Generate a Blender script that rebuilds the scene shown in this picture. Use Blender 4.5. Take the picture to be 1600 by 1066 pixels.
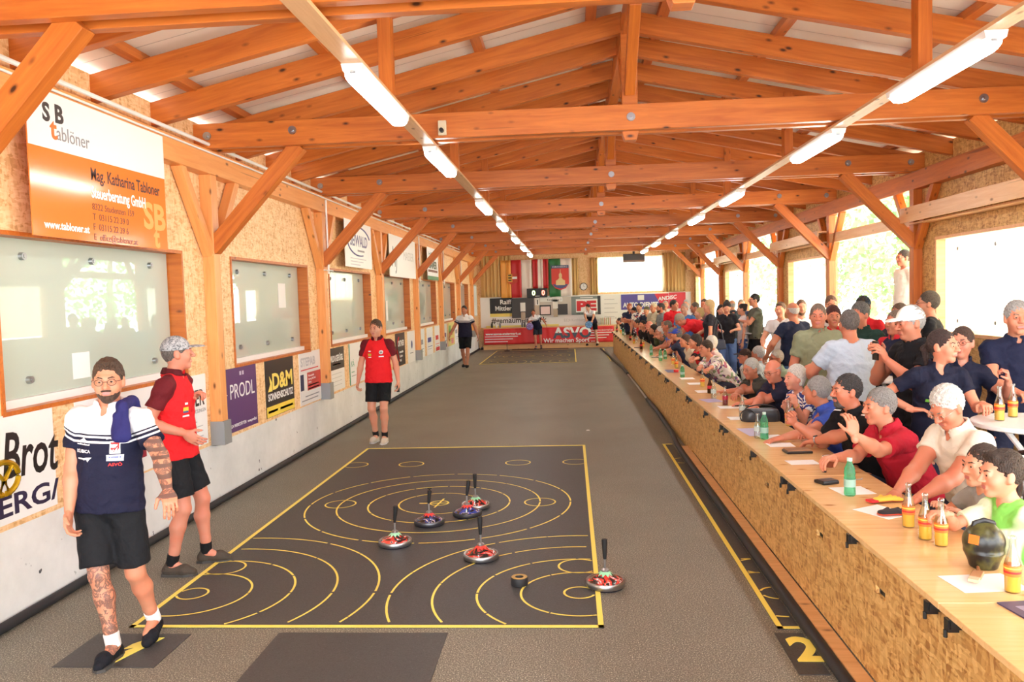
import bpy, bmesh, math, random
import numpy as np
from mathutils import Vector, Matrix, Euler
from mathutils.bvhtree import BVHTree
random.seed(7)
S = bpy.context.scene
for o in list(bpy.data.objects): bpy.data.objects.remove(o)
R = math.radians; PI = math.pi

# ---------------------------------------------------------------- camera, sky, sun, exposure
CF, CP, CY, CR, CH = 1253.3, .0538, .0735, .0297, 2.022
cam = bpy.data.cameras.new('camera'); camo = bpy.data.objects.new('camera', cam); S.collection.objects.link(camo)
cam.sensor_width = 36; cam.lens = CF / 1600 * 36; cam.clip_start = .05; cam.clip_end = 500
_F = Vector((-math.sin(CY)*math.cos(CP), math.cos(CY)*math.cos(CP), -math.sin(CP)))
_R0 = Vector((math.cos(CY), math.sin(CY), 0)); _U0 = _R0.cross(_F)
_Rt = _R0*math.cos(CR) - _U0*math.sin(CR); _U = _U0*math.cos(CR) + _R0*math.sin(CR)
camo.matrix_world = Matrix.Translation((0, 0, CH)) @ Matrix((( _Rt.x, _U.x, -_F.x), (_Rt.y, _U.y, -_F.y), (_Rt.z, _U.z, -_F.z))).to_4x4()
S.camera = camo
def un(px, py, ax, val):
    """point of the place seen at a pixel of the 1600x1066 photograph, on the plane axis = val"""
    d = _F + _Rt*(px-800)/CF - _U*(py-533)/CF
    o = Vector((0, 0, CH)); t = (val-o[ax])/d[ax]
    return o + d*t
w = bpy.data.worlds.new('sky'); S.world = w; w.use_nodes = True
wn = w.node_tree; bg = wn.nodes['Background']
bg.inputs[0].default_value = (.93, .97, 1, 1); bg.inputs[1].default_value = 6.0
sun = bpy.data.lights.new('sun', 'SUN'); suno = bpy.data.objects.new('sun', sun); S.collection.objects.link(suno)
sun.energy = 26; sun.angle = .01; sun.color = (1, .98, .93)
suno.rotation_euler = Vector((-.62, .35, .75)).to_track_quat('Z', 'Y').to_euler()
S.view_settings.view_transform = 'Standard'; S.view_settings.look = 'None'
S.view_settings.exposure = .62; S.view_settings.gamma = 1; S.view_settings.use_curve_mapping = False
LAMP = 22.0
S.cycles.max_bounces = 10; S.cycles.diffuse_bounces = 6; S.cycles.transparent_max_bounces = 12

# ---------------------------------------------------------------- materials
def srgb(*c):
    return tuple(((x/255)/12.92 if x/255 <= .04045 else ((x/255+.055)/1.055)**2.4) for x in c) + (1,)
class NT:
    def __init__(s, name):
        s.m = bpy.data.materials.new(name); s.m.use_nodes = True
        s.t = s.m.node_tree; s.b = s.t.nodes['Principled BSDF']
    def n(s, ty, **k):
        x = s.t.nodes.new(ty)
        for a, v in k.items():
            if a.startswith('i_'):
                key = a[2:]; key = int(key) if key.isdigit() else key.replace('_', ' ')
                s.put(x.inputs[key], v)
            else: setattr(x, a, v)
        return x
    def put(s, sock, v):
        if isinstance(v, bpy.types.NodeSocket): s.t.links.new(v, sock)
        else: sock.default_value = v
    def math(s, op, a, b=0., c=0.):
        x = s.n('ShaderNodeMath', operation=op); s.put(x.inputs[0], a); s.put(x.inputs[1], b)
        if op in ('MULTIPLY_ADD', 'SMOOTH_MIN', 'COMPARE'): s.put(x.inputs[2], c)
        return x.outputs[0]
    def mix(s, f, a, b, mode='MIX'):
        x = s.n('ShaderNodeMix', data_type='RGBA', blend_type=mode)
        s.put(x.inputs[0], f); s.put(x.inputs[6], a); s.put(x.inputs[7], b); return x.outputs[2]
    def ramp(s, f, stops, interp='LINEAR'):
        x = s.n('ShaderNodeValToRGB'); s.put(x.inputs[0], f); r = x.color_ramp; r.interpolation = interp
        while len(r.elements) < len(stops): r.elements.new(.5)
        for e, (p, c) in zip(r.elements, stops):
            e.position = p; e.color = c if len(c) == 4 else (*c, 1)
        return x.outputs[0]
    def co(s, kind='Object', scale=(1, 1, 1), rnd=False):
        tc = s.n('ShaderNodeTexCoord').outputs[kind]
        mp = s.n('ShaderNodeMapping'); s.put(mp.inputs[0], tc); mp.inputs[3].default_value = scale
        if rnd:
            oi = s.n('ShaderNodeObjectInfo'); v = s.n('ShaderNodeVectorMath', operation='SCALE')
            cx = s.n('ShaderNodeCombineXYZ'); r = s.math('MULTIPLY', oi.outputs['Random'], 37.)
            for i in range(3): s.put(cx.inputs[i], r)
            s.put(mp.inputs[1], cx.outputs[0])
        return mp.outputs[0]
    def noise(s, v, scale, detail=3., rough=.5, dist=0.):
        x = s.n('ShaderNodeTexNoise'); s.put(x.inputs['Vector'], v)
        x.inputs['Scale'].default_value = scale; x.inputs['Detail'].default_value = detail
        x.inputs['Roughness'].default_value = rough; x.inputs['Distortion'].default_value = dist
        return x.outputs[0]
    def bump(s, h, st=.3, dist=.01):
        x = s.n('ShaderNodeBump'); s.put(x.inputs['Height'], h)
        x.inputs['Strength'].default_value = st; x.inputs['Distance'].default_value = dist
        s.t.links.new(x.outputs[0], s.b.inputs['Normal'])
    def set(s, col=None, rough=.5, metal=0., spec=None):
        if col is not None: s.put(s.b.inputs['Base Color'], col)
        s.put(s.b.inputs['Roughness'], rough); s.b.inputs['Metallic'].default_value = metal
        if spec is not None: s.b.inputs['Specular IOR Level'].default_value = spec
        return s.m
_pc = {}
def plain(c, rough=.5, metal=0., name=None):
    k = (c, rough, metal)
    if k not in _pc: _pc[k] = NT(name or 'paint').set(srgb(*c), rough, metal)
    return _pc[k]
def emit(name, c, st):
    t = NT(name); t.b.inputs['Emission Color'].default_value = c; t.b.inputs['Emission Strength'].default_value = st
    return t.set((.9, .9, .9, 1), .4)
def wood_mat(name, c1, c2, ck, rough=.38, knots=True, grain=1.):
    t = NT(name); v = t.co('Object', (1, 14, 14), True)
    g = t.noise(v, 1.6*grain, 4., .6, .6)
    col = t.ramp(g, [(.3, srgb(*c1)), (.7, srgb(*c2))])
    if knots:
        v2 = t.co('Object', (1, 2.2, 2.2), True)
        vo = t.n('ShaderNodeTexVoronoi', feature='F1'); t.put(vo.inputs['Vector'], v2); vo.inputs['Scale'].default_value = 3.4
        k = t.ramp(vo.outputs['Distance'], [(.06, (1, 1, 1)), (.1, (.5, .5, .5)), (.16, (0, 0, 0))])
        msk = t.ramp(t.noise(v2, .9, 1.), [(.3, (0, 0, 0)), (.38, (1, 1, 1))])
        col = t.mix(t.math('MULTIPLY', k, msk), col, srgb(*ck))
        cr = t.ramp(t.noise(t.co('Object', (.35, 22, 22), True), 1.3, 2.), [(.25, (1, 1, 1)), (.29, (0, 0, 0))])
        col = t.mix(t.math('MULTIPLY', cr, .55), col, srgb(*ck))
    t.bump(g, .08)
    return t.set(col, rough)
M = {}
M['timber'] = wood_mat('orange glazed timber', (178, 92, 32), (208, 120, 48), (66, 28, 10))
M['post'] = wood_mat('post timber', (226, 150, 84), (240, 172, 104), (120, 70, 30))
M['pale'] = wood_mat('pale plank', (226, 172, 120), (240, 196, 148), (150, 100, 60))
M['kerb'] = wood_mat('kerb timber', (204, 150, 96), (224, 174, 120), (120, 76, 42))
M['batten'] = wood_mat('light batten wood', (216, 168, 120), (232, 190, 146), (150, 96, 50))
M['table'] = wood_mat('varnished pine tabletop', (224, 182, 122), (236, 198, 144), (176, 120, 64), .16)
def osb(name, lo, hi, dark, rough=.55, sc=1.):
    t = NT(name); v = t.co('Object', (1, 1, 1))
    vo = t.n('ShaderNodeTexVoronoi', feature='F1', distance='MANHATTAN'); 
    ns = t.n('ShaderNodeTexNoise'); t.put(ns.inputs['Vector'], v); ns.inputs['Scale'].default_value = 7*sc
    md = t.n('ShaderNodeMix', data_type='VECTOR'); md.inputs[0].default_value = .055/sc
    t.put(md.inputs[4], v); t.put(md.inputs[5], ns.outputs[1])
    mp = t.n('ShaderNodeMapping'); t.put(mp.inputs[0], md.outputs[1]); mp.inputs[2].default_value = (.5, .35, .6); mp.inputs[3].default_value = (60*sc, 15*sc, 64*sc)
    t.put(vo.inputs['Vector'], mp.outputs[0]); vo.inputs['Scale'].default_value = 1.
    sp = t.n('ShaderNodeSeparateColor'); t.put(sp.inputs[0], vo.outputs['Color'])
    mp2 = t.n('ShaderNodeMapping'); t.put(mp2.inputs[0], md.outputs[1]); mp2.inputs[2].default_value = (-.7, .9, -.4); mp2.inputs[3].default_value = (62*sc, 46*sc, 17*sc)
    vo2 = t.n('ShaderNodeTexVoronoi', feature='F1'); t.put(vo2.inputs['Vector'], mp2.outputs[0]); vo2.inputs['Scale'].default_value = 1.
    sp2 = t.n('ShaderNodeSeparateColor'); t.put(sp2.inputs[0], vo2.outputs['Color'])
    f = t.math('ADD', t.math('MULTIPLY', sp.outputs[0], .5), t.math('MULTIPLY', sp2.outputs[1], .5))
    col = t.ramp(f, [(.12, srgb(*dark)), (.35, srgb(*lo)), (.85, srgb(*hi))])
    t.bump(f, .12, .004)
    return t.set(col, rough)
M['osb'] = osb('osb wall board', (234, 190, 136), (248, 214, 168), (210, 158, 102))
M['osb_panel'] = osb('osb counter board', (194, 148, 84), (224, 184, 118), (158, 110, 56), .5, 1.)
def concrete():
    t = NT('painted concrete'); v = t.co()
    a = t.noise(v, 1.2, 6., .65); b = t.noise(v, 14, 3.)
    col = t.ramp(a, [(.3, srgb(206, 208, 208)), (.65, srgb(232, 233, 233))])
    sp = t.ramp(b, [(.69, (0, 0, 0)), (.72, (1, 1, 1))])
    msk = t.ramp(t.noise(v, 2.1, 2.), [(.5, (0, 0, 0)), (.6, (1, 1, 1))])
    col = t.mix(t.math('MULTIPLY', sp, msk), col, srgb(70, 70, 74))
    t.bump(a, .1); return t.set(col, .7)
M['concrete'] = concrete()
def asphalt(name, base, fleck, dark, rough=.62, amt=.64):
    t = NT(name); v = t.co()
    a = t.noise(v, 120, 2., .7); b = t.noise(v, .7, 5., .6); c = t.noise(v, 95, 1.)
    col = t.ramp(a, [(.36, srgb(*dark)), (.5, srgb(*base)), (amt, srgb(*base)), (amt+.1, srgb(*fleck))])
    col = t.mix(t.ramp(b, [(.35, (0, 0, 0)), (.7, (.35, .35, .35))]), col, srgb(*dark))
    t.bump(a, .35, .003); t.set(col, rough)
    return t.m
M['floor'] = asphalt('lane asphalt', (122, 117, 104), (214, 206, 188), (80, 76, 66), .55, .56)
M['mat'] = asphalt('dark playing mat', (70, 70, 70), (122, 120, 118), (56, 55, 55), .5, .66)
M['yellow'] = plain((248, 226, 104), .5, 0., 'yellow line paint')
M['rubber'] = plain((34, 34, 38), .6, 0., 'black rubber')
M['steel'] = plain((176, 178, 182), .3, 1., 'galvanised steel')
M['steelgrey'] = plain((150, 152, 154), .5, .3, 'grey post shoe')
M['white'] = plain((236, 236, 234), .4, 0., 'white plastic')
M['black'] = plain((22, 22, 24), .4, 0., 'black plastic')
M['paper'] = plain((240, 240, 238), .7, 0., 'paper')
def sheet():
    t = NT('roof sheet'); v = t.co('Object')
    sx = t.n('ShaderNodeSeparateXYZ'); t.put(sx.inputs[0], v)
    r = t.math('FRACT', t.math('MULTIPLY', sx.outputs[1], 4.))
    g = t.ramp(r, [(0, (.0, .0, .0)), (.03, (1, 1, 1)), (.97, (1, 1, 1)), (1, (0, 0, 0))])
    col = t.mix(g, srgb(170, 166, 158), srgb(238, 232, 220)); t.bump(g, .4, .01)
    return t.set(col, .45)
M['sheet'] = sheet()
def backglass():
    t = NT('pale green frosted pane')
    t.b.inputs['Coat Weight'].default_value = 1; t.b.inputs['Coat Roughness'].default_value = .01; t.b.inputs['Coat IOR'].default_value = 1.6
    return t.set(srgb(186, 200, 188), .3)
M['frost'] = backglass()
def clear(name, c, alpha, rough=.02):
    t = NT(name); tr = t.n('ShaderNodeBsdfTransparent'); tr.inputs[0].default_value = c
    gl = t.n('ShaderNodeBsdfGlossy'); gl.inputs['Roughness'].default_value = rough; gl.inputs[0].default_value = (1, 1, 1, 1); mx = t.n('ShaderNodeMixShader'); fr = t.n('ShaderNodeLayerWeight'); fr.inputs[0].default_value = .35
    f = t.math('MULTIPLY_ADD', t.math('MULTIPLY', fr.outputs['Fresnel'], .6), 1-alpha, alpha*.5)
    t.put(mx.inputs[0], f); t.t.links.new(tr.outputs[0], mx.inputs[1]); t.t.links.new(gl.outputs[0] if alpha < .2 else t.b.outputs[0], mx.inputs[2])
    t.t.links.new(mx.outputs[0], t.t.nodes['Material Output'].inputs[0])
    return t.set(c, rough)
M['pane'] = clear('clear window pane', (.96, 1, .98, 1), .02)
def frostpane():
    t = NT('milky window pane'); tl = t.n('ShaderNodeBsdfTranslucent'); tl.inputs[0].default_value = (.95, .97, .96, 1); mx = t.n('ShaderNodeMixShader'); mx.inputs[0].default_value = .8
    t.t.links.new(t.b.outputs[0], mx.inputs[1]); t.t.links.new(tl.outputs[0], mx.inputs[2]); t.t.links.new(mx.outputs[0], t.t.nodes['Material Output'].inputs[0])
    return t.set((.9, .92, .9, 1), .1)
M['milky'] = frostpane()
M['glass'] = clear('bottle glass', (.86, .93, .9, 1), .16)
M['greenpet'] = clear('green bottle plastic', (.36, .78, .56, 1), .3, .12)
M['brownglass'] = clear('brown bottle glass', (.22, .1, .04, 1), .5)
M['juice'] = NT('orange soda').set(srgb(250, 196, 70), .25)
M['olabel'] = NT('orange label').set(srgb(240, 120, 40), .5)
M['red_lab'] = NT('red label print').set(srgb(210, 40, 40), .5)

# ---------------------------------------------------------------- object helpers
C = S.collection
def tag(o, label=None, cat=None, group=None, kind=None):
    if label: o['label'] = label
    if cat: o['category'] = cat
    if group: o['group'] = group
    if kind: o['kind'] = kind
    return o
def empty(name, loc=(0, 0, 0), rz=0., label=None, cat=None, group=None, kind=None):
    o = bpy.data.objects.new(name, None); C.objects.link(o); o.location = loc; o.rotation_euler = (0, 0, rz)
    o.empty_display_size = .1
    return tag(o, label, cat, group, kind)
class MB:
    def __init__(s): s.v = []; s.f = []; s.mi = []; s.sm = []
    def add(s, v, f, mi=0, sm=False):
        n = len(s.v); s.v += [tuple(x) for x in v]; s.f += [tuple(n+i for i in q) for q in f]; s.mi += [mi]*len(f); s.sm += [sm]*len(f); return s
    def box(s, x0, x1, y0, y1, z0, z1, mi=0):
        return s.add([(x0,y0,z0),(x1,y0,z0),(x1,y1,z0),(x0,y1,z0),(x0,y0,z1),(x1,y0,z1),(x1,y1,z1),(x0,y1,z1)],
            [(0,3,2,1),(4,5,6,7),(0,1,5,4),(1,2,6,5),(2,3,7,6),(3,0,4,7)], mi)
    def poly(s, pts, n, t, mi=0):
        """extrude polygon pts (ccw seen from +n) by t along n"""
        n = Vector(n); a = [Vector(q) for q in pts]; b = [q+n*t for q in a]; k = len(a)
        return s.add(a+b, [tuple(range(k))[::-1], tuple(range(k, 2*k))]+[(i, (i+1) % k, k+(i+1) % k, k+i) for i in range(k)], mi)
    def tube(s, pts, r, seg=8, mi=0, caps=True):
        pts = [Vector(q) for q in pts]; rr = r if hasattr(r, '__len__') else [r]*len(pts); V = []; F = []
        up = Vector((0, 0, 1))
        for i, q in enumerate(pts):
            d = (pts[min(i+1, len(pts)-1)]-pts[max(i-1, 0)]).normalized()
            a = d.cross(up); a = d.cross(Vector((1, 0, 0))) if a.length < .05 else a; a.normalize(); b = a.cross(d)
            V += [q+(a*math.cos(2*PI*j/seg)+b*math.sin(2*PI*j/seg))*rr[i] for j in range(seg)]
        for i in range(len(pts)-1):
            for j in range(seg):
                k = (j+1) % seg; F.append((i*seg+j, i*seg+k, (i+1)*seg+k, (i+1)*seg+j))
        if caps: F.append(tuple(range(seg))[::-1]); F.append(tuple(range((len(pts)-1)*seg, len(pts)*seg)))
        return s.add(V, F, mi, True)
    def lathe(s, prof, seg=24, c=(0, 0, 0), mi=0, axis='z', sx=1., sy=1., caps=True):
        V = []; F = []; c = Vector(c)
        for r, z in prof:
            for j in range(seg):
                a = 2*PI*j/seg; q = Vector((r*math.cos(a)*sx, r*math.sin(a)*sy, z))
                if axis == 'x': q = Vector((q.z, q.x, q.y))
                if axis == 'y': q = Vector((q.y, q.z, q.x))
                V.append(c+q)
        for i in range(len(prof)-1):
            for j in range(seg):
                k = (j+1) % seg; F.append((i*seg+j, i*seg+k, (i+1)*seg+k, (i+1)*seg+j))
        if caps and prof[0][0] > 1e-4: F.append(tuple(range(seg))[::-1])
        if caps and prof[-1][0] > 1e-4: F.append(tuple(range((len(prof)-1)*seg, len(prof)*seg)))
        return s.add(V, F, mi, True)
    def mesh(s, name='m'):
        me = bpy.data.meshes.new(name); me.from_pydata(s.v, [], s.f)
        me.polygons.foreach_set('material_index', s.mi); me.polygons.foreach_set('use_smooth', s.sm); me.update(); return me
    def build(s, name, mats, parent=None, loc=None, bevel=0.):
        me = s.mesh(name)
        for m in (mats if isinstance(mats, (list, tuple)) else [mats]): me.materials.append(m)
        o = bpy.data.objects.new(name, me); C.objects.link(o)
        if parent: o.parent = parent
        if loc: o.location = loc
        if bevel:
            b = o.modifiers.new('bevel', 'BEVEL'); b.width = bevel; b.segments = 2; b.limit_method = 'ANGLE'; b.angle_limit = R(40)
        if any(s.sm):
            try: me.set_sharp_from_angle(angle=R(42))
            except Exception: pass
        return o
def bx(name, x0, x1, y0, y1, z0, z1, mat, parent=None, bevel=0.):
    return MB().box(x0, x1, y0, y1, z0, z1).build(name, mat, parent, bevel=bevel)
_bm = {}
def beam(name, p1, p2, w, h, mat, parent=None, roll=None, bevel=.004):
    """box beam from p1 to p2; width w sideways, height h; local x runs along the grain"""
    p1, p2 = Vector(p1), Vector(p2); d = p2-p1; L = d.length; x = d/L
    up = Vector((0, 0, 1)) if abs(x.z) < .99 else Vector((0, 1, 0))
    if roll: up = Vector(roll)
    y = up.cross(x).normalized(); z = x.cross(y)
    k = (round(L, 3), w, h, mat.name)
    if k not in _bm:
        me = MB().box(0, L, -w/2, w/2, -h/2, h/2).mesh(name); me.materials.append(mat); _bm[k] = me
    o = bpy.data.objects.new(name, _bm[k]); C.objects.link(o)
    mw = Matrix.Translation(p1) @ Matrix(((x.x, y.x, z.x), (x.y, y.y, z.y), (x.z, y.z, z.z))).to_4x4()
    if parent:
        o.parent = parent; o.matrix_local = Matrix.Translation(-Vector(parent.location)) @ mw if parent.rotation_euler.z == 0 else mw
    else: o.matrix_world = mw
    if bevel:
        b = o.modifiers.new('bevel', 'BEVEL'); b.width = bevel; b.segments = 1
    return o
def kids(o): return [c for c in bpy.data.objects if c.parent == o]
_kid_cache = {}
def copy_tree(o, parent=None):
    c = o.copy(); C.objects.link(c); c.parent = parent
    if o.name not in _kid_cache: _kid_cache[o.name] = kids(o)
    for ch in _kid_cache[o.name]: copy_tree(ch, c)
    return c
def struct(o, label=None): o['kind'] = 'structure'; return tag(o, label) if label else o
def holes(x0, x1, z0, z1, hs):
    """rectangles of a panel x0..x1, z0..z1 with rectangular holes cut out"""
    xs = sorted({x0, x1, *[h[0] for h in hs], *[h[1] for h in hs]}); zs = sorted({z0, z1, *[h[2] for h in hs], *[h[3] for h in hs]})
    out = []
    for a, b in zip(xs, xs[1:]):
        for c, d in zip(zs, zs[1:]):
            mx, mz = (a+b)/2, (c+d)/2
            if x0 <= mx <= x1 and z0 <= mz <= z1 and not any(h[0] < mx < h[1] and h[2] < mz < h[3] for h in hs): out.append((a, b, c, d))
    return out
_tx = {}
def text(s, size, mat, parent=None, name='lettering', loc=(0, 0, 0), face='+x', align='LEFT', sx=1., bold=.0, shear=0., ext=.001, width=None, rot=0.):
    """lettering as a mesh; face is the way it looks (+x, -y, +z)"""
    cu = bpy.data.curves.new('t', 'FONT'); cu.body = s; cu.size = size; cu.extrude = ext; cu.align_x = align; cu.offset = bold; cu.shear = shear
    cu.resolution_u = 3
    to = bpy.data.objects.new('t', cu); C.objects.link(to)
    me = bpy.data.meshes.new_from_object(to); bpy.data.objects.remove(to); bpy.data.curves.remove(cu)
    if width and len(me.vertices):
        xs = [v.co.x for v in me.vertices]; sx = width/max(1e-6, max(xs)-min(xs))
    cr, sr = math.cos(rot), math.sin(rot)
    for v in me.vertices:
        x, y, z = v.co.x*sx, v.co.y, v.co.z
        x, y = x*cr-y*sr, x*sr+y*cr
        v.co = {'+x': (z, x, y), '-y': (x, -z, y), '+z': (x, y, z), '-x': (-z, -x, y)}[face]
    me.materials.clear(); me.materials.append(mat)
    o = bpy.data.objects.new(name, me); C.objects.link(o); o.location = loc
    if parent: o.parent = parent
    return o
# ---------------------------------------------------------------- building: layout numbers (metres; hall runs along +y)
WL, WR, RX = -3.66, 4.86, .62          # left wall, right wall, ridge
Y0, Y1 = -3.2, 31.8
TY = [.7+3.6*k for k in range(9)]      # trusses and posts: .7, 4.3, 7.9 ... 29.5
ORD = ['first', 'second', 'third', 'fourth', 'fifth', 'sixth', 'seventh', 'eighth', 'ninth', 'tenth', 'eleventh', 'twelfth', 'thirteenth', 'fourteenth', 'fifteenth', 'sixteenth', 'seventeenth', 'eighteenth', 'nineteenth', 'twentieth']
struct(bx('floor', WL-.2, WR+.3, Y0, Y1+.2, -.2, 0, M['floor']))
# concrete plinth of the left wall and OSB above with the window holes
struct(bx('wall_left_plinth', WL-.25, WL, Y0, Y1, 0, .62, M['concrete'])).name = 'trim_1'
WIN = [(1.3, 3.75), (4.9, 7.36), (8.5, 11.0), (12.05, 14.55), (15.66, 18.15), (19.3, 21.75), (22.85, 25.35), (26.4, 28.75), (30.05, 31.35)]
mb = MB()
for a, b, c, d in holes(Y0, Y1, .62, 3.85, [(y0-.012, y1+.012, 1.368, 2.545) for y0, y1 in WIN]): mb.box(WL-.04, WL, a, b, c, d)
struct(mb.build('wall_left', M['osb']))
pane_t = None
for i, (y0, y1) in enumerate(WIN):
    t = empty('window_%d' % (i+1), (WL, y0, 1.38), kind='structure')
    L = y1-y0; far = i == 8
    m = MB(); m.box(-.16, .012, -.03, 0, -.03, 1.18); m.box(-.16, .012, L, L+.03, -.03, 1.18); m.box(-.16, .012, 0, L, 1.15, 1.18); m.box(-.16, .012, 0, L, -.03, 0)
    m.build('window_frame', M['timber'] if not far else M['white'], t)
    bx('glass_pane', -.135, -.125, .02, L-.02, 0.05, 1.15, M['frost'] if not far else M['pane'], t)
    bx('sill_strip', -.14, -.075, .0, L, 0, .055, M['white'], t)
    bx('back_panel', -.22, -.2, -.05, L+.05, -.05, 1.25, plain((120, 128, 120), .8), t)
    if not far:
        for sy in (.17, .5, .86):
            for z in (.17, 1.03):
                MB().lathe([(0.0, .035), (.012, .035), (.012, .03), (.026, .03), (.028, .012), (.028, 0), (.0, 0)], 14, axis='x').build('pane_fixing', M['steel'], t, (-.125, L*sy, z))
# sheets of paper stuck to the panes
def note(y, z, w, h, lab, X=WL-.122):
    tag(bx('paper_notice', X, X+.002, y, y+w, z, z+h, M['paper']), lab, 'notice')
note(5.52+.3, 1.5, .22, .2, 'white paper notice stuck low on the big pane behind the man in glasses')
note(10.2, 1.98, .27, .32, 'white printed sheet stuck on the second pane, above the black and yellow board')
note(16.3, 1.62, .16, .42, 'narrow white sheet on the pane behind the standing red shirt player')
note(22.9+.5, 1.9, .14, .3, 'small white sheet on the far pane near the walking player')
# right wall: bays
BAY = [(Y0, .7, 'o'), (.7, 4.3, 'o'), (4.3, 7.9, 'w'), (7.9, 11.5, 'w'), (11.5, 15.1, 'o'), (15.1, 18.7, 'w'), (18.7, 22.3, 'o'), (22.3, 25.9, 'w'), (25.9, 29.5, 'o'), (29.5, Y1, 'w')]
mb = MB(); k = len(WIN)
for y0, y1, ty in BAY:
    if ty == 'w':
        wy0, wy1 = y0+.5, y1-.5
        for a, b, c, d in holes(y0, y1, 0, 3.6, [(wy0-.015, wy1+.015, 1.405, 2.635)]): mb.box(WR-.02, WR+.03, a, b, c, d)
        k += 1
        t = empty('window_%d' % k, (WR, wy0, 1.42), kind='structure'); L = wy1-wy0
        m = MB(); m.box(-.03, .12, -.04, 0, -.04, 1.24); m.box(-.03, .12, L, L+.04, -.04, 1.24); m.box(-.03, .12, 0, L, 1.2, 1.24); m.box(-.03, .12, 0, L, -.04, 0)
        m.build('window_frame', M['pale'], t)
        bx('glass_pane', .09, .1, .0, L, 0.03, 1.2, M['milky'], t)
        for sy in (.15, .5, .85):
            for z in (.14, 1.06): MB().lathe([(0.0, -.03), (.026, -.03), (.028, 0), (.0, 0)], 12, axis='x').build('pane_fixing', M['steel'], t, (.09, L*sy, z))
mb.box(WR-.02, WR+.03, Y0, Y1, 3.6, 3.85)
struct(mb.build('wall_right', M['osb_panel']))
# posts with steel shoes, long wall braces
def post(side, i, y):
    X = WL+.06 if side == 'left' else WR-.08
    base = .62 if side == 'left' else 0
    opp = 'left wall' if side == 'left' else 'right wall'
    t = empty('wall_post', (X, y, base), label='square orange timber post on the %s, %s from the camera end of the hall' % (opp, ORD[i]), cat='post', group=opp+' posts')
    beam('shaft', (X, y, base+.04), (X, y, 3.34), .12, .14, M['post' if side == 'left' else 'timber'], t)
    s = MB(); s.box(-.075, .085, -.085, .085, 0, .24) if side == 'left' else s.box(-.085, .085, -.085, .085, 0, .16)
    s.build('steel_shoe', M['steelgrey'], t)
    for d in (-1, 1):
        if side == 'left' or True:
            beam('wall_brace', (X-.0, y+d*.05, 2.55), (X-.0, y+d*.62, 3.36), .1, .1, M['post' if side == 'left' else 'timber'], t)
    return t
for i, y in enumerate(TY): post('left', i, y); post('right', i, y)
# wall plates
struct(beam('trim_2', (WL+.06, Y0, 3.46), (WL+.06, Y1, 3.46), .14, .24, M['post']))
struct(beam('trim_3', (WR-.08, Y0, 3.46), (WR-.08, Y1, 3.46), .14, .24, M['timber']))
# rail across the right-hand bays, with a shelf board in the boarded ones
for j, (y0, y1, ty) in enumerate(BAY[2:]):
    bn = ORD[j]+' bay'
    if ty == 'w':
        t = empty('wall_shelf', (WR-.2, y0, 2.86), label='long pale plank shelf high on the right wall, in the %s from the camera' % bn, cat='shelf', group='high plank shelves')
        beam('front_board', (WR-.3, y0+.05, 2.98), (WR-.3, y1-.05, 2.98), .03, .2, M['pale'], t)
        beam('shelf_board', (WR-.16, y0+.05, 3.06), (WR-.16, y1-.05, 3.06), .3, .03, M['pale'], t)
        MB().box(0, .2, .05, y1-y0-.05, 0, .02).build('bottom_board', M['pale'], t)
    else:
        o = beam('cross_rail', (WR-.08, y0+.06, 2.93), (WR-.08, y1-.06, 2.93), .1, .17, M['pale'])
        tag(o, 'timber rail across the open bay of the right wall, %s from the camera' % bn, 'rail', 'cross rails')
# trusses
def truss(i, y, name_lab):
    t = empty('roof_truss', (RX, y, 3.58), label=name_lab, cat='roof truss', group='roof trusses')
    for s in (-1, 1): beam('tie_beam', (WL-.02, y+s*.1, 3.70), (WR+.02, y+s*.1, 3.70), .08, .24, M['timber'], t)
    kp = MB(); w_ = .075
    kp.poly([(-w_, -.06, -.02), (-w_+.02, -.06, -.08), (w_-.02, -.06, -.08), (w_, -.06, -.02), (w_, -.06, .95), (-w_, -.06, .95)], (0, 1, 0), .12)
    kpo = kp.build('king_post', M['timber'], t, bevel=.004)
    for s in (-1, 1): beam('ridge_brace', (RX, y+s*.06, 3.95), (RX, y+s*.85, 4.52), .1, .1, M['timber'], t)
    beam('knee_brace', (WL+.08, y, 2.6), (WL+1.02, y, 3.60), .12, .15, M['timber'], t)
    beam('knee_brace', (WR-.1, y, 2.6), (WR-1.06, y, 3.60), .12, .15, M['timber'], t)
    for bxx, bz in ((RX, 3.7), (WL+1.0, 3.72), (WR-1.03, 3.72), (WL+.14, 3.70), (WR-.2, 3.70)):
        MB().lathe([(0, -.03), (.016, -.03), (.018, -.012), (.04, -.012), (.042, 0), (.0, 0)], 14, axis='y').build('bolt', M['steel'], t, (bxx-RX, -.14, bz-3.58))
for i, y in enumerate(TY):
    truss(i, y, 'orange timber roof truss with bolted tie beam, %s from the camera end' % ORD[i])
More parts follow.
